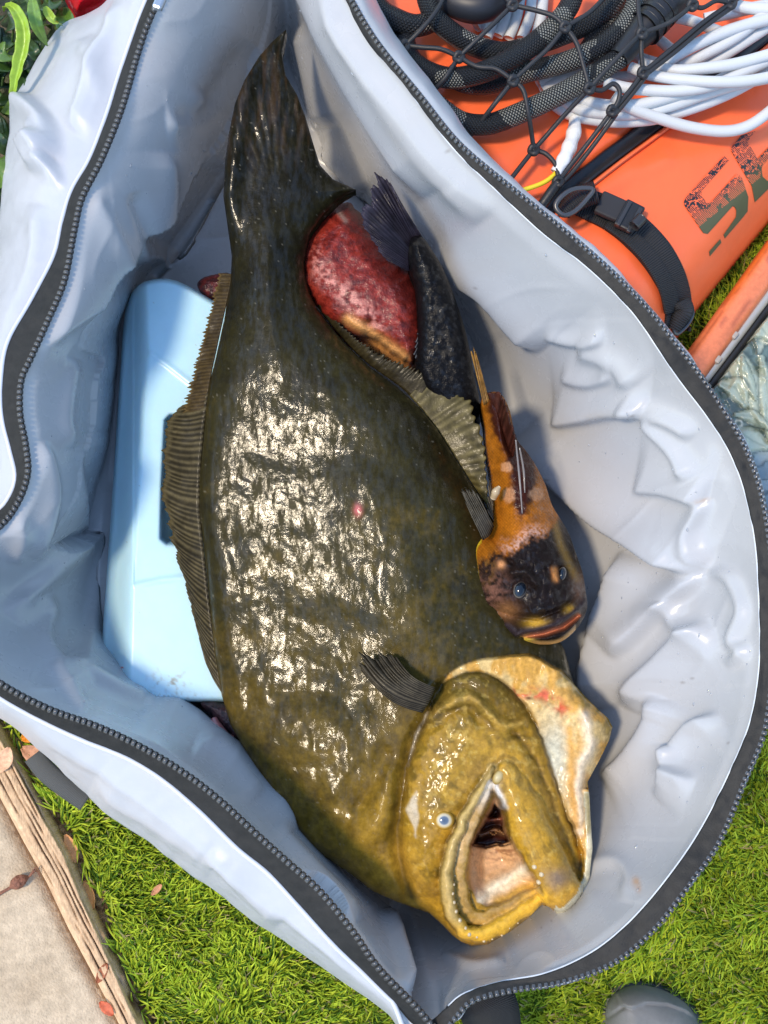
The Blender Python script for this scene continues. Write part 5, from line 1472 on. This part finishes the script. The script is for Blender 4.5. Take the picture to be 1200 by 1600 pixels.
g1 = tube('grip', [(966, 92, .205), (984, 70, .206), (1006, 46, .207), (1034, 16, .208), (1060, -14, .208)], [0.0108, 0.0125, 0.0165, 0.0172, 0.0172], m_rubber, hose, n=40, seg=18)
for (x, y) in ((1010, 42), (1022, 29), (1034, 16)):
    a_ = np.array([x, y]); tube('grip_ring', [(x - 3, y + 3, .2075), (x + 3, y - 3, .2075)], 0.0182, m_rubber, g1, n=6, seg=18)
tube('fitting', [(690, -6, .196), (718, 6, .200), (752, 10, .202), (790, -8, .200), (820, -30, .200)], [0.012, 0.015, 0.016, 0.014, 0.012], M('matt_black_plastic', (0.018, 0.019, 0.024), 0.45), hose, n=30, seg=16)

wr = thing('white_rope', 'bundle of smooth white rope piled on the orange float bag', 'rope', P(1080, 110, 0.16))
wl = [([(958, 150, .194), (985, 168, .190), (1019, 181, .184), (1075, 198, .176), (1129, 205, .172), (1166, 198, .172), (1200, 176, .176), (1240, 140, .18)], 0),
      ([(862, 160, .170), (890, 178, .170), (930, 187, .170), (973, 190, .170), (1030, 184, .172), (1087, 167, .174), (1143, 144, .176), (1200, 113, .178), (1260, 80, .178)], 0),
      ([(868, 150, .176), (905, 170, .178), (945, 177, .178), (987, 178, .180), (1041, 167, .184), (1101, 147, .186), (1157, 130, .186), (1230, 116, .186)], 0),
      ([(880, 140, .178), (915, 158, .182), (955, 165, .186), (1000, 163, .190), (1045, 152, .192), (1100, 136, .190), (1150, 112, .188), (1205, 85, .186), (1250, 60, .184)], 0),
      ([(945, 128, .194), (972, 136, .196), (1002, 140, .198), (1058, 142, .200), (1115, 133, .200), (1172, 108, .198), (1230, 80, .196)], 0),
      ([(985, 105, .192), (1015, 117, .198), (1058, 124, .204), (1115, 128, .208), (1172, 126, .206), (1240, 112, .200)], 0),
      ([(1000, 98, .186), (1028, 106, .192), (1064, 110, .200), (1115, 105, .204), (1157, 98, .204), (1220, 80, .204)], 0),
      ([(1035, 104, .190), (1055, 88, .196), (1075, 76, .198), (1115, 57, .200), (1157, 42, .200), (1230, 22, .196)], 0),
      ([(1050, 110, .182), (1075, 98, .186), (1101, 85, .190), (1143, 62, .194), (1177, 37, .196), (1220, 0, .194)], 0),
      ([(1085, 108, .178), (1109, 100, .180), (1143, 79, .184), (1177, 57, .186), (1230, 22, .186)], 0),
      ([(930, 18, .178), (953, 17, .180), (987, 25, .184), (1030, 25, .186), (1075, 31, .186), (1125, 50, .182)], 0),
      ([(1010, 40, .172), (1021, 54, .172), (1047, 76, .172), (1064, 92, .172)], 0), ([(980, 80, .170), (1004, 92, .174), (1030, 100, .178)], 0),
      ([(1100, 30, .182), (1143, 20, .188), (1190, 10, .190), (1240, 6, .190)], 0), ([(1120, -20, .190), (1150, 8, .196), (1200, 14, .2), (1250, 10, .2)], 0),
      ([(760, 60, .172), (772, 30, .174), (782, 0, .176), (788, -30, .176)], 0), ([(778, 56, .170), (790, 28, .174), (800, -20, .176)], 0), ([(795, 60, .170), (808, 24, .174), (816, -20, .176)], 0),
      ([(815, 60, .170), (828, 24, .174), (832, -20, .176)], 0), ([(838, 56, .170), (846, 24, .174), (850, -20, .176)], 0), ([(744, 42, .170), (752, 36, .170), (764, 48, .170)], 0),
      ([(840, 130, .172), (868, 112, .174), (900, 92, .174), (940, 60, .172)], 0), ([(846, 142, .170), (880, 122, .172), (930, 96, .172)], 0), ([(852, 152, .168), (880, 140, .17), (940, 124, .17), (1000, 118, .178)], 0)]
for k, (pts, _) in enumerate(wl):
    tube('rope_strand', pts, 0.0056 + 0.0003 * math.sin(k), m_white, wr, n=60, seg=12)
w = 0.0056
tube('spliced_end', [(898, 186, .172), (897, 205, .174), (891, 226, .176), (884, 244, .178), (876, 258, .178), (869, 270, .176)], [w, 0.0062, 0.0078, 0.0064, 0.0078, 0.0066, 0.0074, 0.0058, 0.0062], M('spliced_white', (0.76, 0.76, 0.75), 0.6, bumps=[('noise', 200, 0.5, 0.002)]), wr, n=40, seg=12)
tube('yellow_cord', [(872, 266, .176), (864, 275, .177), (850, 285, .177), (830, 293, .176), (806, 300, .174)], 0.0024, M('yellow_cord', (0.78, 0.62, 0.02), 0.5), wr, n=26, seg=8)

net = thing('bungee_net', 'black knotted bungee net stretched over the hose and rope', 'net', P(870, 140, 0.16))
KN = dict(a=(633, 71, .205), b=(717, 89, .208), c=(802, 126, .214), d=(801, 8, .222), e=(883, 42, .226), f=(921, 138, .218), g=(1003, 52, .226), h=(1005, 113, .214), i=(957, 173, .206), j=(834, 234, .180), k=(872, 284, .178), l=(1082, 8, .224), m=(1142, 5, .214))
cords = [['a', (660, 74, .208), (690, 77, .210), 'b'], ['b', (745, 104, .214), (775, 108, .216), 'c'], ['c', (818, 142, .214), (826, 180, .206), (831, 212, .190), 'j'], ['j', (852, 240, .180), (866, 254, .180), (871, 270, .180), 'k'],
         [(596, 56, .196), (614, 60, .202), 'a'], ['a', (660, 44, .212), (684, 14, .214), (700, -20, .21)], ['b', (760, 48, .218), 'd'], ['b', (695, 122, .206), (672, 148, .19), (655, 170, .18)], ['d', (840, 17, .224), (866, 26, .226), 'e'],
         ['d', (785, -8, .22), (770, -30, .22)], ['e', (901, 68, .226), (912, 104, .222), 'f'], ['e', (858, 74, .222), (830, 100, .218), 'c'], ['c', (770, 166, .206), (735, 212, .180), (715, 236, .175)], ['e', (920, 20, .226), (950, -10, .22)],
         ['f', (940, 141, .216), (958, 131, .216), (968, 141, .214), (966, 158, .210), 'i'], ['f', (880, 182, .196), (852, 214, .184), 'j'], ['f', (950, 106, .224), (980, 74, .228), 'g'], ['j', (815, 258, .178), (795, 284, .176), (780, 305, .17)],
         ['g', (1002, 80, .222), 'h'], ['g', (998, 20, .226), (996, -20, .226)], ['g', (1036, 40, .228), (1060, 26, .230), 'l'], ['l', (1098, 12, .222), (1120, 1, .22), 'm'], ['h', (1052, 74, .218), (1100, 34, .218), 'm'],
         [(1010, 116, .214), (1056, 80, .216), (1104, 40, .216), (1146, 10, .214)], ['h', (982, 144, .210), 'i'], [(1010, 118, .212), (986, 149, .208), (962, 178, .204)], ['i', (920, 222, .190), (890, 260, .180), 'k'],
         [(963, 178, .204), (928, 226, .188), (898, 264, .178), (877, 287, .176)], ['m', (1180, -20, .2)], ['d', (812, -20, .22)]]
for c_ in cords:
    tube('cord', [KN[q] if isinstance(q, str) else q for q in c_], 0.0023, m_cord, net, n=40, seg=8)
tube('cord_sleeve', [(872, 286, .178), (860, 302, .176), (846, 322, .172)], 0.0052, m_rubber, net, n=14, seg=12)
for q, (x, y, zk) in KN.items():
    kt = tube('knot', [(x - 6, y + 3, zk), (x - 2, y - 6, zk + .0025), (x + 6, y - 2, zk), (x + 2, y + 6, zk + .0025)], 0.0028, m_cord, net, n=24, seg=8, closed=True)

# ---------------------------------------------------------------- wooden stock, rail and printed panel at the right
m_wood = M('oiled_wood', srgb(214, 118, 78), 0.45, var=0.22, vscale=60, color2=srgb(150, 74, 46), cscale=26, ramp=(0.5, 0.75), bumps=[('noise', 60, 0.35, 0.0015, (10, 10, 1, 0.0))], coat=0.3, coat_rough=0.25)
gun = thing('wooden_stock', 'reddish oiled wooden stock lying on the lawn beside the float bag', 'wooden stock', P(1140, 480, 0.0))


def stock_mesh():
    a, b = P(1068, 598, .03), P(1330, 232, .03)
    ax = b - a; L_ = np.linalg.norm(ax); ax /= L_
    sd_ = np.array([-ax[1], ax[0], 0]); up = np.array([0, 0, 1.0])
    n, m = 90, 28
    s = np.linspace(0, 1, n); th = np.linspace(0, 2 * np.pi, m, endpoint=False)
    rx, rz_ = 0.0165, 0.020
    ex = np.sign(np.cos(th)) * np.abs(np.cos(th)) ** 0.75; ez = np.sign(np.sin(th)) * np.abs(np.sin(th)) ** 0.75
    v = a + ax * (s * L_)[:, None, None] + sd_ * (rx * ex)[None, :, None] + up * (rz_ * ez)[None, :, None]
    u, w_ = s[:, None] * L_, th[None, :]
    g_ = fbm(u * 12 + 0 * w_, np.cos(w_) * 6 + np.sin(w_) * 4, 221, 4); fine = fbm(u * 30, np.cos(w_) * 26 + np.sin(w_) * 19, 222, 3)
    c = np.array(srgb(226, 128, 84))[None, None] * (0.65 + 0.6 * g_)[..., None]
    k = sstep(0.52, 0.68, fine)[..., None] * 0.55
    c = c * (1 - k) + np.array(srgb(140, 66, 44)) * k
    band = np.exp(-((w_ - 0.55) / 0.35) ** 2) * sstep(0.25, 0.35, s)[:, None]
    c = c * (1 - band[..., None] * 0.7) + np.array(srgb(235, 120, 30)) * band[..., None] * 0.7
    f = grid_faces(n, m, False, True)
    vv_ = v.reshape(-1, 3)
    fl = f[:, ::-1]
    return vv_, fl, c.reshape(-1, 3)


v_, f_, c_ = stock_mesh()
ctr = v_.mean(0); a0 = v_[f_[:, 0]]; nrm = np.cross(v_[f_[:, 1]] - a0, v_[f_[:, 2]] - a0)
if (nrm * (a0 - ctr)).sum() < 0: f_ = f_[:, ::-1]
mk('stock', v_, f_, M('stock_wood', attr=True, rough=0.42, var=0.12, vscale=200, coat=0.3, coat_rough=0.2, bumps=[('noise', 250, 0.25, 0.001)]), gun, c_)
tube('rail', [(1094, 602, .036), (1150, 528, .036), (1230, 420, .036), (1330, 280, .036)], 0.0055, M('pale_rail', (0.46, 0.46, 0.44), 0.35, metal=0.3), gun, n=20, seg=10)
for (x, y) in ((1118, 562), (1144, 524)):
    box_at('rail_clip', x, y, .040, 0.009, 0.010, 0.012, 0.9, M('clip_plastic', (0.40, 0.36, 0.32), 0.45), gun, 0.002)
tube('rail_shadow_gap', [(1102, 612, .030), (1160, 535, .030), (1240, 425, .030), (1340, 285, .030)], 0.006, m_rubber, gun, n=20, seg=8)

PANEL = [(1104, 624), (1130, 590), (1172, 535), (1250, 430), (1420, 250), (1420, 900), (1230, 900), (1180, 760)]


def panel_lines(X, Y):
    w1 = X + 26 * (fbm(X / 45, Y / 45, 231, 3) - 0.5) * 2; w2 = Y + 26 * (fbm(X / 45, Y / 45, 232, 3) - 0.5) * 2
    r = fbm(w1 / 34, w2 / 26, 233, 3)
    ridge = 1 - np.abs(2 * r - 1)
    return r, ridge, w1, w2


PLEAVES = [([(1148, 520), (1140, 548), (1158, 575), (1176, 610), (1190, 655), (1197, 668)], 16), ([(1160, 560), (1166, 590), (1180, 622)], 8), ([(1174, 492), (1188, 510), (1200, 525)], 20),
           ([(1128, 600), (1150, 606), (1164, 632)], 14), ([(1152, 672), (1178, 690), (1196, 698)], 16), ([(1190, 560), (1202, 620), (1206, 700)], 12), ([(1150, 648), (1172, 650), (1200, 668)], 9)]


def panel_z(X, Y, d):
    r, ridge, _, _ = panel_lines(X, Y)
    z = 0.050 + 0.006 * ridge ** 3 + 0.003 * r
    for pts, w_ in PLEAVES:
        dd, pp, _, _, _ = dist_poly(pts, X, Y)
        ww = w_ * (0.35 + np.sin(np.pi * np.clip(pp, 0.05, 0.95)))
        z = z + 0.006 * sstep(1, 0.4, dd / ww)
    return z


def panel_col(X, Y, d):
    r, ridge, w1, w2 = panel_lines(X, Y)
    a = np.array(srgb(104, 138, 128)); b = np.array(srgb(198, 214, 186)); k = np.array(srgb(62, 92, 88)); bl = np.array(srgb(140, 164, 176))
    c = np.tile(a, (len(X), 1))
    c = paint(c, sstep(0.5, 0.62, r), b)
    c = paint(c, sstep(0.42, 0.30, r), k)
    c = paint(c, sstep(690, 730, Y + 30 * (r - 0.5)) * 0.7, bl)
    c = paint(c, sstep(0.9, 0.97, ridge) * 0.6, srgb(50, 76, 70))
    for pts, w_ in PLEAVES:
        dd, pp, _, _, _ = dist_poly(pts, X, Y)
        q = dd / (w_ * (0.35 + np.sin(np.pi * np.clip(pp, 0.05, 0.95))))
        c = paint(c, sstep(1, 0.7, q) * 0.85, srgb(186, 204, 170))
        c = paint(c, np.exp(-((q - 1) / 0.12) ** 2) * 0.7, srgb(60, 88, 74))
        c = paint(c, np.exp(-(dd / 1.6) ** 2) * 0.5, srgb(120, 148, 116))
    c = paint(c, np.exp(-((np.sqrt((X - 1154) ** 2 + (Y - 662) ** 2) - 5.5) / 1.6) ** 2), srgb(214, 226, 206))
    g_ = c.mean(1, keepdims=True)
    return (c * 0.6 + g_ * 0.4) * 0.8


pan = relief('printed_panel', PANEL, panel_z, 2.2, M('printed_film', attr=True, rough=0.3, var=0.08, vscale=160, coat=0.4, coat_rough=0.12, bumps=[('noise', 120, 0.25, 0.002)]), None, panel_col, zbot=0.003)
tag(pan, 'pale green panel printed with leafy shapes beside the wooden stock', 'panel')

# ---------------------------------------------------------------- shoe toe, red container, leafy plant
m_shoe = M('grey_rubber_shoe', (0.155, 0.155, 0.150), 0.62, var=0.12, vscale=60, bumps=[('noise', 1200, 0.3, 0.0006), ('noise', 30, 0.15, 0.006)])
SH = spline(np.array([(944, 1605), (946, 1572), (958, 1552), (978, 1541), (1004, 1538), (1036, 1546), (1066, 1562), (1086, 1584), (1098, 1620), (1104, 1680), (1090, 1760), (950, 1760), (936, 1680)], float), 70, True)


def shoe_z(X, Y, d):
    z = 0.014 + 0.052 * np.sqrt(1 - (1 - np.clip(d / 52, 0, 1)) ** 2)
    cap = sd([(962, 1552), (980, 1541), (1004, 1538), (1040, 1546), (1070, 1565), (1088, 1592), (1070, 1580), (1042, 1570), (1010, 1568), (988, 1576), (972, 1572)], X, Y)
    z = z + 0.006 * sstep(-1.5, 2.5, cap)
    z = z - 0.003 * np.exp(-(dist_poly([(950, 1590), (962, 1582), (974, 1574)], X, Y)[0] / 3) ** 2)
    return z


sh = thing('shoe', 'grey rubber shoe toe on the grass below the bag', 'shoe', P(1020, 1620, 0.0))
relief('upper', SH, shoe_z, 2.0, m_shoe, sh, zbot=0.004)
SO = [(600 + (x - 1020) * 1.05 + 420, (y - 1660) * 1.03 + 1656) for x, y in SH]
relief('sole', SO, lambda X, Y, d: 0.016 + 0.006 * sstep(0, 6, d), 4.0, M('grey_sole', (0.10, 0.10, 0.10), 0.7), sh, zbot=0.001)

RC = spline(np.array([(92, -30), (108, 4), (118, 22), (132, 17), (152, 10), (168, -6), (180, -40), (140, -70)], float), 50, True)
rc = relief('red_container', RC, lambda X, Y, d: 0.10 + 0.03 * sstep(0, 22, d) + 0.006 * np.exp(-(dist_poly([(120, 20), (132, 0), (140, -30)], X, Y)[0] / 6) ** 2), 2.0, M('red_plastic', (0.72, 0.008, 0.022), 0.3, coat=0.3), zbot=0.0)
tag(rc, 'bright red plastic corner behind the bag at the top edge', 'container')

m_leaf = M('leaf_green', attr=True, rough=0.38, var=0.15, vscale=120, coat=0.15, bumps=[('noise', 140, 0.4, 0.002)])
plant = thing('leafy_plant', 'dark green leafy plant with one bright curled leaf beside the bag', 'plant', P(10, 60, 0.0))


def leaf_mesh(name, spine, width, c, parent, fold=0.35, wave=0.0, nseg=26):
    s = spline(np.array(spine, float), nseg)
    wv = P(s[:, 0], s[:, 1], s[:, 2])
    t = np.gradient(wv, axis=0); t /= np.linalg.norm(t, axis=1)[:, None]
    a = np.cross(t, np.array([0, 0, 1.0])); a /= np.linalg.norm(a, axis=1)[:, None] + 1e-9
    u = np.cross(a, t)
    m = 9; k = np.linspace(-1, 1, m)
    x = np.linspace(0, 1, nseg)
    w = width * np.clip(np.sin(np.pi * x ** 0.8), 0.02, None) ** 0.75
    rip = wave * width * np.sin(x * 46)[:, None] * np.abs(k)[None]
    v = wv[:, None] + a[:, None] * (w[:, None] * k)[..., None] + u[:, None] * (w[:, None] * fold * np.abs(k) + rip)[..., None]
    cc = np.array(c)[None, None] * (0.85 + 0.3 * np.abs(np.sin(x * 30))[:, None, None] * np.abs(k)[None, :, None])
    rib = np.exp(-(k / 0.12) ** 2)[None, :, None]
    cc = cc * (1 - 0.5 * rib) + np.array(c)[None, None] * 1.6 * rib * 0.5
    vf = v.reshape(-1, 3)
    o = mk(name, vf, fix_up(vf, grid_faces(nseg, m)), m_leaf, parent, np.clip(cc, 0, 1).reshape(-1, 3))
    md = o.modifiers.new('thickness', 'SOLIDIFY'); md.thickness = 0.0005
    return o


lf_ = leaf_mesh('leaf', [(6, 18, .16), (12, 8, .185), (24, 16, .20), (36, 40, .20), (38, 70, .195), (30, 105, .185), (22, 140, .17), (20, 175, .15)], 0.0068, (0.27, 0.42, 0.025), plant, 0.7, 0.16)
lf_['label'] = 'bright yellow-green curled leaf'
leaf_mesh('leaf', [(70, 10, .15), (76, 22, .16), (84, 32, .165), (98, 40, .15)], 0.0045, (0.30, 0.44, 0.04), plant, 0.5, 0.05)
leaf_mesh('leaf', [(50, -6, .16), (54, 22, .17), (60, 44, .165), (74, 72, .14)], 0.0065, (0.14, 0.26, 0.03), plant, 0.4, 0.04)
rp = np.random.default_rng(23)
for k in range(190):
    x, y = rp.uniform(-50, 130), rp.uniform(-50, 420)
    if x > np.interp(y, [-50, 40, 120, 150, 260, 330, 420], [170, 90, 40, 20, 6, -4, -12]) + 22: continue
    a = rp.uniform(0, 2 * math.pi); L_ = rp.uniform(30, 70); z0 = rp.uniform(0.02, 0.12)
    dx, dy = math.cos(a) * L_, math.sin(a) * L_
    g_ = rp.random()
    c = (0.010 + 0.03 * g_, 0.030 + 0.06 * g_, 0.007 + 0.008 * g_) if rp.random() < 0.86 else (0.09, 0.17, 0.02)
    leaf_mesh('leaf', [(x, y, z0), (x + dx * .35, y + dy * .35, z0 + .018), (x + dx * .7, y + dy * .7, z0 + .016), (x + dx, y + dy, z0 - .006)], rp.uniform(0.006, 0.014), c, plant, 0.35, 0.03, 14)
for k in range(12):
    x, y = rp.uniform(-40, 70), rp.uniform(-20, 380)
    tube('stem', [(x, y, .01), (x + rp.uniform(-12, 12), y + rp.uniform(-20, 20), .06), (x + rp.uniform(-25, 25), y + rp.uniform(-35, 35), .11)], [0.0016, 0.0010], M('stem_green', (0.10, 0.16, 0.03), 0.5) if k == 0 else MATS['stem_green'], plant, n=10, seg=6)
